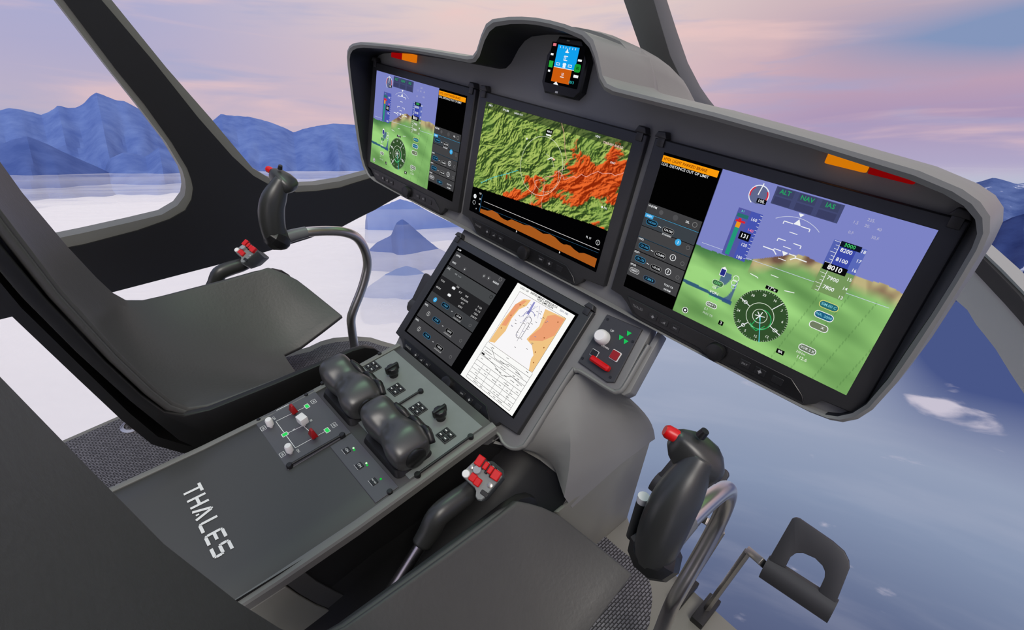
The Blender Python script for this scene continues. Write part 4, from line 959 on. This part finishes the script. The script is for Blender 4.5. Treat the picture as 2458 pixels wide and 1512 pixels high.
# ------------------------------------------------------------------ foot pedals
FZ=-.68
def pedal(mirror,label,xo=0,arm=True):
    s=-1 if mirror else 1
    A0=Vector((.579,-.043,-.435));dn=Vector((0,-.053,-.08)).normalized();nn=Vector((1,0,0)).cross(-dn).normalized()
    F=frame(A0,Vector((1,0,0)),-dn,nn)
    pr=lambda u,v:tuple((F.inverted()@onpl(u,v,A0,nn))[:2])
    z5=lambda a,b:pr(1450+a/2.841,980+b/2.841)
    cx=.63-.579
    r=thing('foot_pedal',label,'foot pedal',(.630+xo,.02,FZ),group='foot pedals')
    def mp(pts): return [((x-cx)*s+cx,y) for x,y in pts]
    o=[z5(*p) for p in ((1120,1035),(1285,748),(1310,742),(1335,750),(1560,905),(1640,975),(1672,1040),(1675,1090),(1575,1345))]
    i=[z5(*p) for p in ((1235,1085),(1270,1015),(1310,985),(1360,985),(1440,1020),(1490,1070),(1508,1110),(1505,1150),(1462,1245))]
    mb=MB();mb.T=Matrix.Translation((xo,0,0))@F
    # plate as a horseshoe: outer and inner outlines matched one to one
    oo=mp(o);ii=mp(i);vs=[];fs=[]
    for zz in (-.005,.004):
        vs+=[(x,y,zz) for x,y in oo]+[(x,y,zz) for x,y in ii]
    n=len(oo)
    for k in range(n-1):
        fs.append((k,k+1,n+k+1,n+k));fs.append((2*n+k,2*n+k+1,3*n+k+1,3*n+k))
        fs.append((k,k+1,2*n+k+1,2*n+k));fs.append((n+k,n+k+1,3*n+k+1,3*n+k))
    fs.append((0,n,3*n,2*n));fs.append((n-1,2*n-1,4*n-1,3*n-1))
    mb.add(vs,fs);mb.build('tread_plate',PEDAL,r,bevel=.0015)
    b=mp([z5(1090,1080),z5(1560,1390)])
    mb=MB();mb.T=Matrix.Translation((xo,0,0))@F
    bb=(Vector(b[0]),Vector(b[1]));d=(bb[1]-bb[0]).normalized();nrm=Vector((-d.y,d.x))
    c=[(*(bb[0]-nrm*.012),0),(*(bb[1]-nrm*.012),0)]
    mb.tube([(bb[0].x,bb[0].y,-.004),(bb[1].x,bb[1].y,-.004)],[(.013,.019)]*2,12,up=(0,0,1));mb.build('foot_bar',PEDAL,r,angle=30)
    # crank arm
    def pa(u,v,y): 
        p=on(u,v,1,y);return Vector(((p.x-.63)*s+.63+xo,p.y,p.z))
    j0=pa(1832,1352,-.035);j1=pa(1797,1322,-.015)
    mb=MB();mb.tube([j0,j1],.0085,4,up=(0,0,1));mb.build('bracket',STEEL,r,bevel=.001)
    e=pa(1688,1492,.010);e=Vector((e.x,.012,FZ+.012)) if False else e
    foot=on(1676,1500,1,.0);foot=Vector((j1.x+foot.x-on(1797,1322,1,-.015).x,foot.y,foot.z))
    mb=MB();mb.tube([j1,Vector((j1.x+(foot.x-j1.x)*1.0,.005,max(foot.z,FZ+.01)))],.0062,4,up=(1,0,0));mb.build('arm',STEEL,r,bevel=.001)
    fx=foot.x;mb=MB();mb.box((fx-.012,-.03,FZ-.002),(fx+.012,.04,FZ+.014));mb.build('pivot_block',BLK,r,bevel=.002)
    return r
pedal(False,'black foot pedal with a D shaped opening on a bent metal arm, fully visible')
pedal(True,'black foot pedal mostly hidden behind the nearer cyclic stick',xo=-.204)
p_=pedal(False,'black foot pedal behind the left edge of the lower display',xo=-.96)
# ------------------------------------------------------------------ floor
fl=thing('floor','','',(0,-.4,FZ),kind='structure')
fz=lambda u,v:tuple(on(u,v,2,FZ)[:2])
slab=[(-.735,-1.25),fz(139,1061),fz(327,979),(-.735,-.40),fz(740,832),fz(770,818),fz(800,810),fz(850,806),fz(890,809),fz(925,820),(-.50,.045),(-.30,.065),(.20,.075),(.30,.070),fz(1524,1293),fz(1560,1326),fz(1612,1371),fz(1767,1508),(.95,.03),(.95,-1.25)]
mb=MB();mb.prism(slab,FZ-.04,FZ-.0005);mb.build('floor_slab',SILL,fl,bevel=.002)
cl=[(-.715,-1.24),(fz(139,1061)[0]+.018,fz(139,1061)[1]),(fz(327,979)[0]+.018,fz(327,979)[1]),(-.715,-.40)]+[fz(*p) for p in ((746,846),(772,832),(805,824),(850,820),(885,822),(915,832))]+[(-.50,.025),(-.162,.02),(-.162,-1.24)]
mb=MB();mb.prism(cl,FZ-.001,FZ+.004);mb.build('carpet',CARPET,fl)
cr=[(.162,-1.24),(.162,-.04),fz(1430,1270),fz(1480,1315),fz(1530,1354),fz(1552,1380),fz(1562,1410),fz(1565,1440),fz(1558,1500),(.50,-.20),(.50,-1.24)]
mb=MB();mb.prism(cr,FZ-.001,FZ+.004);mb.build('carpet',CARPET,fl)
mb=MB();mb.prism([(.505,-1.24),(.505,-.22),(.94,-.22),(.94,-1.24)],FZ-.001,FZ+.004);mb.build('carpet',CARPET,fl)
# side wall of the nose box under the pedestal crease
mb=MB()
sw=[(.298,-.19,-.458),(.298,.092,-.458),(.298,.085,-.62),(.300,.075,-.66),(.310,.062,FZ),(.306,-.12,FZ)]
mb.add(sw,[(0,1,2,3,4,5)]);mb.add([(x-.010,y-.004,z-.006) for x,y,z in sw],[(5,4,3,2,1,0)])
n=6;mb.f+=[[i,(i+1)%6,6+(i+1)%6,6+i] for i in range(6)];mb.m+=[0]*6
o=mb.build('wall_front',SILL,None,bevel=.004);o['kind']='structure'
# ------------------------------------------------------------------ cabin frames on a curved plan
AX,AY=1.12,.95
plan=[(-AX,-2.6),(-AX,-1.2),(-AX,-.8),(-AX,-.5),(-AX,-.25),(-AX,0)]
for k in range(1,48): a=PI*k/48;plan.append((-AX*math.cos(a),AY*math.sin(a)))
plan+=[(AX,0),(AX,-.5),(AX,-1.2),(AX,-2.6)]
cum=[0]
for a,b in zip(plan,plan[1:]): cum.append(cum[-1]+math.hypot(b[0]-a[0],b[1]-a[1]))
def wall_hit(u,v):
    d=sight(u,v);best=None
    for k,(a,b) in enumerate(zip(plan,plan[1:])):
        ex,ey=b[0]-a[0],b[1]-a[1];det=d.x*(-ey)+ex*d.y
        if abs(det)<1e-12: continue
        rx,ry=a[0]-CP.x,a[1]-CP.y
        t=(rx*(-ey)+ex*ry)/det;w=(d.x*ry-d.y*rx)/det
        if t>0 and -1e-6<=w<=1+1e-6:
            if best is None or t<best[0]: best=(t,cum[k]+w*(cum[k+1]-cum[k]),CP.z+d.z*t)
    return (best[1],best[2])
def wall_pt(s,z,off):
    s=max(0,min(cum[-1]-1e-6,s))
    for k in range(len(plan)-1):
        if s<=cum[k+1]:
            a,b=plan[k],plan[k+1];t=(s-cum[k])/(cum[k+1]-cum[k]);dx,dy=b[0]-a[0],b[1]-a[1];l=math.hypot(dx,dy)
            # outward normal is to the left of travel
            return Vector((a[0]+dx*t-dy/l*off,a[1]+dy*t+dx/l*off,z))
def wall_panel(poly,o0,o1,name,m_,parent,bev=0):
    bm=bmesh.new();vs=[bm.verts.new((s,z,0)) for s,z in poly];tri=tessellate_polygon([[Vector((s,z,0)) for s,z in poly]])
    for t in tri:
        try: bm.faces.new([vs[i] for i in t])
        except ValueError: pass
    s0=min(p[0] for p in poly);s1=max(p[0] for p in poly)
    x=s0+.04
    while x<s1:
        bmesh.ops.bisect_plane(bm,geom=bm.verts[:]+bm.edges[:]+bm.faces[:],plane_co=(x,0,0),plane_no=(1,0,0));x+=.04
    bmesh.ops.recalc_face_normals(bm,faces=bm.faces)
    bnd=[e for e in bm.edges if len(e.link_faces)==1]
    bm.verts.index_update();n=len(bm.verts)
    mb=MB();mb.v=[wall_pt(v.co.x,v.co.y,o0) for v in bm.verts]+[wall_pt(v.co.x,v.co.y,o1) for v in bm.verts]
    mb.f=[[v.index for v in f.verts] for f in bm.faces]+[[v.index+n for v in reversed(f.verts)] for f in bm.faces]
    for e in bnd: a,b=e.verts[0].index,e.verts[1].index;mb.f.append([a,b,b+n,a+n])
    mb.m=[0]*len(mb.f);bm.free()
    return mb.build(name,m_,parent,angle=40)
wl=thing('wall_left','','',(-1.0,-.3,-.4),kind='structure')
left_out=[(-420,-730),(-18,-200),(133,0),(259,163),(333,256),(400,344),(437,407),(444,430),(446,450),(443,470),(426,493),(389,515),(315,533),(200,559),(60,588),(-150,628),(-150,803),(0,767),(94,744),(261,704),(541,631),(630,607),(740,573),(822,544),(900,504),(960,470),(1040,430),(1120,385),(1095,335),(1010,372),(950,395),(889,415),(815,435),(759,444),(711,446),(652,431),(607,404),(556,344),(507,285),(400,163),(268,0),(106,-200),(-290,-730)]
left_in=[(-394,-730),(8,-200),(152,0),(275,163),(346,250),(411,341),(449,404),(459,432),(463,452),(459,478),(444,504),(407,525),(330,552),(200,586),(60,612),(-150,655),(-150,800),(0,764),(94,741),(261,701),(541,628),(630,604),(740,570),(822,541),(900,501),(960,467),(1040,428),(1118,382),(1100,347),(1010,388),(950,410),(889,427),(815,450),(759,458),(711,461),(650,445),(607,421),(556,374),(474,281),(370,150),(243,0),(84,-200),(-314,-730)]
wall_panel([wall_hit(*p) for p in left_out],.0,.045,'frame',FRAME,wl)
wall_panel([wall_hit(*p) for p in left_in],-.006,.02,'trim_panel',TRIM,wl)
wr=thing('wall_right','','',(.9,.3,-.3),kind='structure')
ro=[(2300,560),(2340,585),(2368,610),(2412,652),(2458,700),(2520,775),(2600,890),(2600,1300),(2540,1100),(2500,1020),(2458,945),(2425,895),(2390,838),(2343,779),(2322,744),(2297,722),(2230,680),(2200,640)]
ri=[(2295,570),(2335,592),(2366,617),(2410,660),(2458,709),(2515,783),(2590,890),(2600,960),(2560,900),(2500,820),(2458,768),(2400,705),(2346,648),(2300,610)]
wall_panel([wall_hit(*p) for p in ro],.0,.045,'frame',mat('frame_grey_lit',(150,150,148),.5),wr)  # light falling on this side is put into a paler frame grey
wall_panel([wall_hit(*p) for p in ri],-.012,.01,'trim_panel',TRIM,wr)
print('WALL',[tuple(round(x,3) for x in wall_hit(*p)) for p in ((960,470),(1120,385),(1095,335),(2200,640),(2300,560),(2600,1300))],[tuple(round(x,3) for x in wall_pt(*wall_hit(*p),0)) for p in ((960,470),(1120,385),(1095,335),(2200,640),(2300,560),(2600,1300),(2458,700),(2458,945))])
# centre windscreen post
mb=MB();rings=[]
for pi_,po_ in zip([(1445,-460),(1490,-290),(1537,-120),(1569,0),(1588,65),(1609,135),(1640,200),(1653,226),(1672,262)],[(1482,-460),(1526,-290),(1572,-120),(1602,0),(1627,78),(1652,150),(1682,208),(1702,237),(1730,272)]):
    a=on(*pi_,0,.031);b=on(*po_,0,.031);rings.append([(-.036,a.y,a.z),(.031,a.y,a.z),(.031,b.y,b.z),(-.036,b.y,b.z)])
mb.loft(rings);o=mb.build('trim_1',mat('post_grey',(112,112,110),.5),None,bevel=.002);o['kind']='structure'
# ------------------------------------------------------------------ the world outside
DEL=math.radians(16.0)
UB=(CU*math.cos(DEL)-CF*math.sin(DEL)).normalized();FB=(CF*math.cos(DEL)+CU*math.sin(DEL)).normalized();RB=CR.copy()
MBK=frame(CP.copy(),RB,FB,UB)     # level frame of the landscape (the aircraft is banked in it)
w=bpy.data.worlds.new('dusk_sky');SC.world=w;w.use_nodes=True;nt=w.node_tree;nt.nodes.clear()
L=nt.links.new
def N(t,**k):
    n=nt.nodes.new(t)
    for a,b in k.items(): setattr(n,a,b)
    return n
def M(op,a,b=None,c=None,clamp=False):
    n=N('ShaderNodeMath',operation=op);n.use_clamp=clamp
    for i,x in enumerate((a,b,c)):
        if x is None: continue
        if isinstance(x,(int,float)): n.inputs[i].default_value=x
        else: L(x,n.inputs[i])
    return n.outputs[0]
tc=N('ShaderNodeTexCoord')
def dot(v):
    n=N('ShaderNodeVectorMath',operation='DOT_PRODUCT');L(tc.outputs['Generated'],n.inputs[0]);n.inputs[1].default_value=v;return n.outputs['Value']
dr_,df_,du_=dot(RB),dot(FB),dot(UB)
el=M('MULTIPLY',M('ARCSINE',du_),180/PI);az=M('MULTIPLY',M('ARCTAN2',dr_,df_),180/PI)
def ramp(val,lo,hi,stops):
    mr=N('ShaderNodeMapRange');L(val,mr.inputs['Value']);mr.inputs['From Min'].default_value=lo;mr.inputs['From Max'].default_value=hi
    r=N('ShaderNodeValToRGB');L(mr.outputs[0],r.inputs[0])
    es=r.color_ramp.elements
    while len(es)<len(stops): es.new(.5)
    for e,(p,c) in zip(es,stops): e.position=(p-lo)/(hi-lo);e.color=lin(c)
    return r.outputs[0]
def mixn(f,a,b):
    n=N('ShaderNodeMix',data_type='RGBA')
    if isinstance(f,(int,float)): n.inputs['Factor'].default_value=f
    else: L(f,n.inputs['Factor'])
    for s,x in (('A',a),('B',b)):
        if isinstance(x,tuple): n.inputs[s].default_value=lin(x)
        else: L(x,n.inputs[s])
    return n.outputs['Result']
def smooth(v,a,b):
    n=N('ShaderNodeMapRange',interpolation_type='SMOOTHSTEP');L(v,n.inputs['Value']);n.inputs['From Min'].default_value=a;n.inputs['From Max'].default_value=b;return n.outputs[0]
left=ramp(el,-2,60,[(0,(196,186,204)),(4,(190,178,198)),(9,(176,172,204)),(18,(160,170,212)),(35,(168,184,224)),(60,(190,200,226))])
cen=ramp(el,-2,60,[(0,(206,186,200)),(5,(212,186,196)),(10,(222,196,196)),(16,(228,208,204)),(24,(232,216,208)),(60,(206,206,220))])
rig=ramp(el,-2,60,[(0,(176,168,200)),(4,(170,150,184)),(8,(196,164,180)),(12,(196,172,184)),(18,(214,194,194)),(24,(222,206,206)),(60,(206,206,220))])
sky=mixn(smooth(az,-38,-4),left,cen);sky=mixn(smooth(az,8,32),sky,rig)
cv=N('ShaderNodeCombineXYZ');L(M('MULTIPLY',az,.045),cv.inputs[0]);L(M('MULTIPLY',el,.34),cv.inputs[1])
n1=N('ShaderNodeTexNoise');n1.inputs['Scale'].default_value=1.3;n1.inputs['Detail'].default_value=7;n1.inputs['Distortion'].default_value=.6;L(cv.outputs[0],n1.inputs['Vector'])
cv2=N('ShaderNodeCombineXYZ');L(M('MULTIPLY',az,.04),cv2.inputs[0]);L(M('ADD',M('MULTIPLY',el,.28),7.3),cv2.inputs[1])
n2=N('ShaderNodeTexNoise');n2.inputs['Scale'].default_value=1.1;n2.inputs['Detail'].default_value=6;n2.inputs['Distortion'].default_value=.5;L(cv2.outputs[0],n2.inputs['Vector'])
sky=mixn(M('MULTIPLY',smooth(n1.outputs['Fac'],.50,.74),.55),sky,(158,168,206))
sky=mixn(M('MULTIPLY',smooth(n2.outputs['Fac'],.52,.72),.60),sky,(238,200,196))
# blue patch of open sky low on the right
pa=M('SUBTRACT',1,M('DIVIDE',M('ABSOLUTE',M('SUBTRACT',az,41)),16),clamp=True);pe=M('SUBTRACT',1,M('DIVIDE',M('ABSOLUTE',M('SUBTRACT',el,9.8)),3.4),clamp=True)
sky=mixn(M('MULTIPLY',M('MULTIPLY',pa,pe),1.5,clamp=True),sky,(132,150,188))
# below the horizon: open blue haze over far lowland
low1=ramp(el,-70,0,[(-70,(70,78,110)),(-46,(78,86,118)),(-38,(98,110,142)),(-30,(134,148,176)),(-22,(156,166,190)),(-10,(172,180,203)),(-2,(176,188,212)),(0,(196,186,204))])
low2=ramp(el,-70,0,[(-70,(190,196,214)),(-44,(196,200,216)),(-30,(204,208,220)),(-12,(226,228,234)),(-4,(232,232,236)),(0,(196,186,204))])
lw_=mixn(smooth(az,-12,18),low2,low1)
n3=N('ShaderNodeTexNoise');n3.inputs['Scale'].default_value=.9;n3.inputs['Detail'].default_value=6;L(cv.outputs[0],n3.inputs['Vector'])
lw_=mixn(M('MULTIPLY',smooth(n3.outputs['Fac'],.46,.70),M('SUBTRACT',.35,M('MULTIPLY',smooth(az,-5,25),.24))),lw_,(206,206,220))
blue=M('MULTIPLY',smooth(az,31,44),M('SUBTRACT',1,M('DIVIDE',M('ABSOLUTE',M('ADD',el,14)),11),clamp=True),clamp=True)
lw_=mixn(M('MULTIPLY',blue,1.6,clamp=True),lw_,(72,86,136))
cv3=N('ShaderNodeCombineXYZ');L(M('MULTIPLY',az,.16),cv3.inputs[0]);L(M('MULTIPLY',el,.5),cv3.inputs[1])
n4=N('ShaderNodeTexNoise');n4.inputs['Scale'].default_value=1.0;n4.inputs['Detail'].default_value=6;n4.inputs['Distortion'].default_value=.3;L(cv3.outputs[0],n4.inputs['Vector'])
wisp=M('MULTIPLY',M('SUBTRACT',1,M('DIVIDE',M('ABSOLUTE',M('SUBTRACT',az,42)),9),clamp=True),M('SUBTRACT',1,M('DIVIDE',M('ABSOLUTE',M('ADD',el,19.5)),2.6),clamp=True))
lw_=mixn(smooth(M('ADD',n4.outputs['Fac'],M('MULTIPLY',wisp,.35)),.66,.80),lw_,(200,194,210))
fin=mixn(smooth(el,-1.2,.4),lw_,sky)
bg=N('ShaderNodeBackground');L(fin,bg.inputs[0]);bg.inputs[1].default_value=1.0
wo=N('ShaderNodeOutputWorld');L(bg.outputs[0],wo.inputs[0])
# ---- mountains: real ridges several kilometres away
def hazed_rock(name,c0,c1,snow=None):  # the blue of distance haze is put into the base colour
    m=bpy.data.materials.new(name);m.use_nodes=True;t=m.node_tree;b=t.nodes['Principled BSDF'];b.inputs['Roughness'].default_value=.95;b.inputs['Specular IOR Level'].default_value=.1
    g=t.nodes.new('ShaderNodeTexCoord');n=t.nodes.new('ShaderNodeTexNoise');n.inputs['Scale'].default_value=.0028;n.inputs['Detail'].default_value=8;n.inputs['Roughness'].default_value=.62
    t.links.new(g.outputs['Object'],n.inputs['Vector'])
    r=t.nodes.new('ShaderNodeValToRGB');t.links.new(n.outputs['Fac'],r.inputs[0]);r.color_ramp.elements[0].position=.35;r.color_ramp.elements[0].color=lin(c0);r.color_ramp.elements[1].position=.66;r.color_ramp.elements[1].color=lin(c1)
    if snow:
        for p,c in ((snow,c1),(snow+.02,(214,220,236))): e=r.color_ramp.elements.new(p);e.color=lin(c)
    t.links.new(r.outputs[0],b.inputs['Base Color']);return m
def mountain(label,crest,D,base,mt,cat='mountain',rough=.016,front=.35):
    pts=[]
    for u,v in crest:
        d=sight(u,v);h=Vector((d.dot(RB),d.dot(FB)));k=1/h.length;pts.append((math.atan2(h.x,h.y),d.dot(UB)*k))
    N_=max(60,min(260,int((pts[-1][0]-pts[0][0])*260)));vs=[];fs=[];R_=22
    for j in range(R_+1):
        t=j/R_*1.3-.3   # -.3 behind the crest .. 1 foot in front
        for i in range(N_+1):
            a=pts[0][0]+(pts[-1][0]-pts[0][0])*i/N_
            for (a0,e0),(a1,e1) in zip(pts,pts[1:]):
                if a<=a1+1e-9: s=(a-a0)/max(1e-9,a1-a0);e=e0+(e1-e0)*s;break
            fr=i/N_;kk=min(1,min(fr,1-fr)/.10);kk=kk*kk*(3-2*kk)
            top=base+(e*D-base)*kk
            nn=nz(Vector((a*40,t*3,D*.001)));n2_=nz(Vector((a*95,t*8,D*.002)))
            dist=D*(1-front*max(t,0)*(1+.25*nn)) if t>0 else D*(1+.25*(-t))
            if t<=0: h=top+(base-top)*(-t/.3)*.9
            else:
                h=top+(base-top)*(t**.85)+(top-base)*rough*(nn*2+n2_)*math.sin(PI*min(1,t*1.15))
            h+=(top-base)*.006*nz(Vector((a*260,0,2))) if j else 0
            vs.append(MBK@Vector((math.sin(a)*dist,math.cos(a)*dist,h)))
    for j in range(R_):
        for i in range(N_): p=j*(N_+1)+i;fs.append((p,p+1,p+N_+2,p+N_+1))
    mb=MB();mb.add(vs,fs);o=mb.build('mountain',mt,None,angle=25);tag(o,label,cat);return o
B1=hazed_rock('far_hazed_rock',(84,108,170),(106,130,186),snow=.76)
B2=hazed_rock('near_hazed_rock',(66,88,148),(86,108,166),snow=.76)
B3=hazed_rock('pale_hazed_rock',(98,118,164),(126,142,182))  # fog over the low peak is put into this paler colour
B4=hazed_rock('deep_hazed_rock',(26,42,92),(58,76,128),snow=.66)
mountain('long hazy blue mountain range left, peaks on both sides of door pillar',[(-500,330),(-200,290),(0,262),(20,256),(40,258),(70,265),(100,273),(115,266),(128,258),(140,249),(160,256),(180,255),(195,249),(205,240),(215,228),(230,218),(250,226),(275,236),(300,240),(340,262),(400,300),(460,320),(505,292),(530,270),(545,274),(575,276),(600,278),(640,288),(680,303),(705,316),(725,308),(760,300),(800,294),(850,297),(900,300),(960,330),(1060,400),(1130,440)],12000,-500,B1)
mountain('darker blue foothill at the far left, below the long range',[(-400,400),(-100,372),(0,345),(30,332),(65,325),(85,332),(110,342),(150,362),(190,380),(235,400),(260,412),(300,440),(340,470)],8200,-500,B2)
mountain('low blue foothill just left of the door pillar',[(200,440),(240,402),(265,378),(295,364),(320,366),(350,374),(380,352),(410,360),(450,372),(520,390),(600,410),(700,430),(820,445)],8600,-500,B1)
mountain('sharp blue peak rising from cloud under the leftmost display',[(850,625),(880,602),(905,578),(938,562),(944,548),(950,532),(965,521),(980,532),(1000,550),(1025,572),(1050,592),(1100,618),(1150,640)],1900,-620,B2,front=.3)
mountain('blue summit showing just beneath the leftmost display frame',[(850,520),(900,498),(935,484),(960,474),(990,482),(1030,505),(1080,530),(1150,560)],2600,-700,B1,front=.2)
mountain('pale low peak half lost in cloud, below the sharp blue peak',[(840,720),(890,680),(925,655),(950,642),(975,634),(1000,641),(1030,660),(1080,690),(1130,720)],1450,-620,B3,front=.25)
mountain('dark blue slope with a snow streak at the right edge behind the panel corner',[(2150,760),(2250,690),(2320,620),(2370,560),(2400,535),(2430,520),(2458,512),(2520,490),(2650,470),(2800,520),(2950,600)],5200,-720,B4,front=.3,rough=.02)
mountain('distant blue ridge touching the horizon at the right edge',[(2230,470),(2290,448),(2330,440),(2360,432),(2385,424),(2410,430),(2440,440),(2470,436),(2560,430),(2750,450)],9000,-900,hazed_rock('right_hazed_rock',(54,76,132),(92,112,160),snow=.62))
# ---- cloud sheets lying at different heights
def cloud_mat(name,lo,hi,alpha,bias,scale,col=(250,248,246)):
    m=bpy.data.materials.new(name);m.use_nodes=True;t=m.node_tree;t.nodes.clear();l=t.links.new
    o=t.nodes.new('ShaderNodeOutputMaterial');mx=t.nodes.new('ShaderNodeMixShader');tr=t.nodes.new('ShaderNodeBsdfTransparent');tl=t.nodes.new('ShaderNodeBsdfTranslucent');df=t.nodes.new('ShaderNodeBsdfDiffuse');m2=t.nodes.new('ShaderNodeMixShader');m2.inputs[0].default_value=.25
    df.inputs[0].default_value=lin(col);tl.inputs[0].default_value=lin(col)
    g=t.nodes.new('ShaderNodeTexCoord');n=t.nodes.new('ShaderNodeTexNoise');n.inputs['Scale'].default_value=scale;n.inputs['Detail'].default_value=7;n.inputs['Roughness'].default_value=.55;n.inputs['Distortion'].default_value=.4
    l(g.outputs['Object'],n.inputs['Vector'])
    sx=t.nodes.new('ShaderNodeSeparateXYZ');l(g.outputs['Object'],sx.inputs[0])
    # more cloud to the left, thinning to the right: bearing from above the aircraft
    at=t.nodes.new('ShaderNodeMath');at.operation='ARCTAN2';l(sx.outputs[0],at.inputs[0]);l(sx.outputs[1],at.inputs[1])
    mr=t.nodes.new('ShaderNodeMapRange');l(at.outputs[0],mr.inputs['Value']);mr.inputs['From Min'].default_value=-.35;mr.inputs['From Max'].default_value=.45;mr.inputs['To Min'].default_value=bias;mr.inputs['To Max'].default_value=-bias*1.7
    ad=t.nodes.new('ShaderNodeMath');ad.operation='ADD';l(n.outputs['Fac'],ad.inputs[0]);l(mr.outputs[0],ad.inputs[1])
    sm=t.nodes.new('ShaderNodeMapRange');sm.interpolation_type='SMOOTHSTEP';l(ad.outputs[0],sm.inputs['Value']);sm.inputs['From Min'].default_value=lo;sm.inputs['From Max'].default_value=hi;sm.inputs['To Max'].default_value=alpha
    # sheets thin out towards their rim
    bp=t.nodes.new('ShaderNodeBump');bp.inputs['Strength'].default_value=.6;bp.inputs['Distance'].default_value=120;l(n.outputs['Fac'],bp.inputs['Height']);l(bp.outputs[0],df.inputs['Normal'])
    l(df.outputs[0],m2.inputs[1]);l(tl.outputs[0],m2.inputs[2]);
    ge=t.nodes.new('ShaderNodeNewGeometry');dp=t.nodes.new('ShaderNodeVectorMath');dp.operation='DOT_PRODUCT';l(ge.outputs['Incoming'],dp.inputs[0]);l(ge.outputs['True Normal'],dp.inputs[1])
    def mm(op,a,b=None):
        q=t.nodes.new('ShaderNodeMath');q.operation=op
        for i,x in enumerate((a,b)):
            if x is None: continue
            if isinstance(x,(int,float)): q.inputs[i].default_value=x
            else: l(x,q.inputs[i])
        return q.outputs[0]
    cs=mm('MAXIMUM',mm('ABSOLUTE',dp.outputs['Value']),.004)
    op_=mm('SUBTRACT',1,mm('EXPONENT',mm('MULTIPLY',mm('DIVIDE',sm.outputs[0],cs),-1)))   # thickness seen along the line of sight
    l(op_,mx.inputs[0]);l(tr.outputs[0],mx.inputs[1]);l(m2.outputs[0],mx.inputs[2]);l(mx.outputs[0],o.inputs[0]);return m
for k,(h,r,lo,hi,al,bias,sc) in enumerate(((-400,60000,.30,.60,1.6,.22,.00042),(-345,50000,.36,.66,.30,.20,.0007),(-290,45000,.38,.68,.12,.18,.0009),(-200,45000,.40,.72,.020,.15,.0006),(-90,45000,.34,.66,.007,.12,.0003))):
    mb=MB();mb.add([(math.cos(2*PI*i/64)*r,math.sin(2*PI*i/64)*r,0) for i in range(64)],[tuple(range(64))])
    me=bpy.data.meshes.new('cloud_sheet');me.from_pydata([tuple(v) for v in mb.v],[],mb.f);me.materials.append(cloud_mat('cloud_vapour_%d'%k,lo,hi,al,bias,sc))
    o=bpy.data.objects.new('cloud_sheet',me);COL.objects.link(o);T=MBK@Matrix.Translation((0,0,h));o.matrix_world=T;o['kind']='stuff'
    tag(o,['lowest and densest sheet of white cloud below the mountains','low sheet of broken cloud','middle sheet of thin cloud drifting round the peaks','thin cloud sheet above the middle one','topmost thin veil of cloud'][k],'cloud');o['group']='cloud sheets around the mountains'
# ------------------------------------------------------------------ light
def sun(name,dirv,st,ang,col):
    l=bpy.data.lights.new(name,'SUN');l.energy=st;l.angle=math.radians(ang);l.color=col;o=bpy.data.objects.new(name,l);COL.objects.link(o)
    o.rotation_euler=Vector(dirv).to_track_quat('-Z','Y').to_euler();return o
sun('low_sun',(-.50,.34,-.76),1.9,25,(1,.95,.88))
# unseen green disk light, added overhead for green highlights on glossy grips
def add_disk_light(nm,p,q,e,sz,c):
    l=bpy.data.lights.new(nm,'AREA');l.shape='DISK';l.size=sz;l.energy=e;l.color=c;o=bpy.data.objects.new(nm,l);COL.objects.link(o);o.location=p
    o.rotation_euler=(Vector(q)-Vector(p)).to_track_quat('-Z','Y').to_euler();return o
add_disk_light('added_green_light',(-.25,-.0,1.1),(0,-.3,-.4),3,.45,(.5,1,.58))
SC.cycles.transparent_max_bounces=24
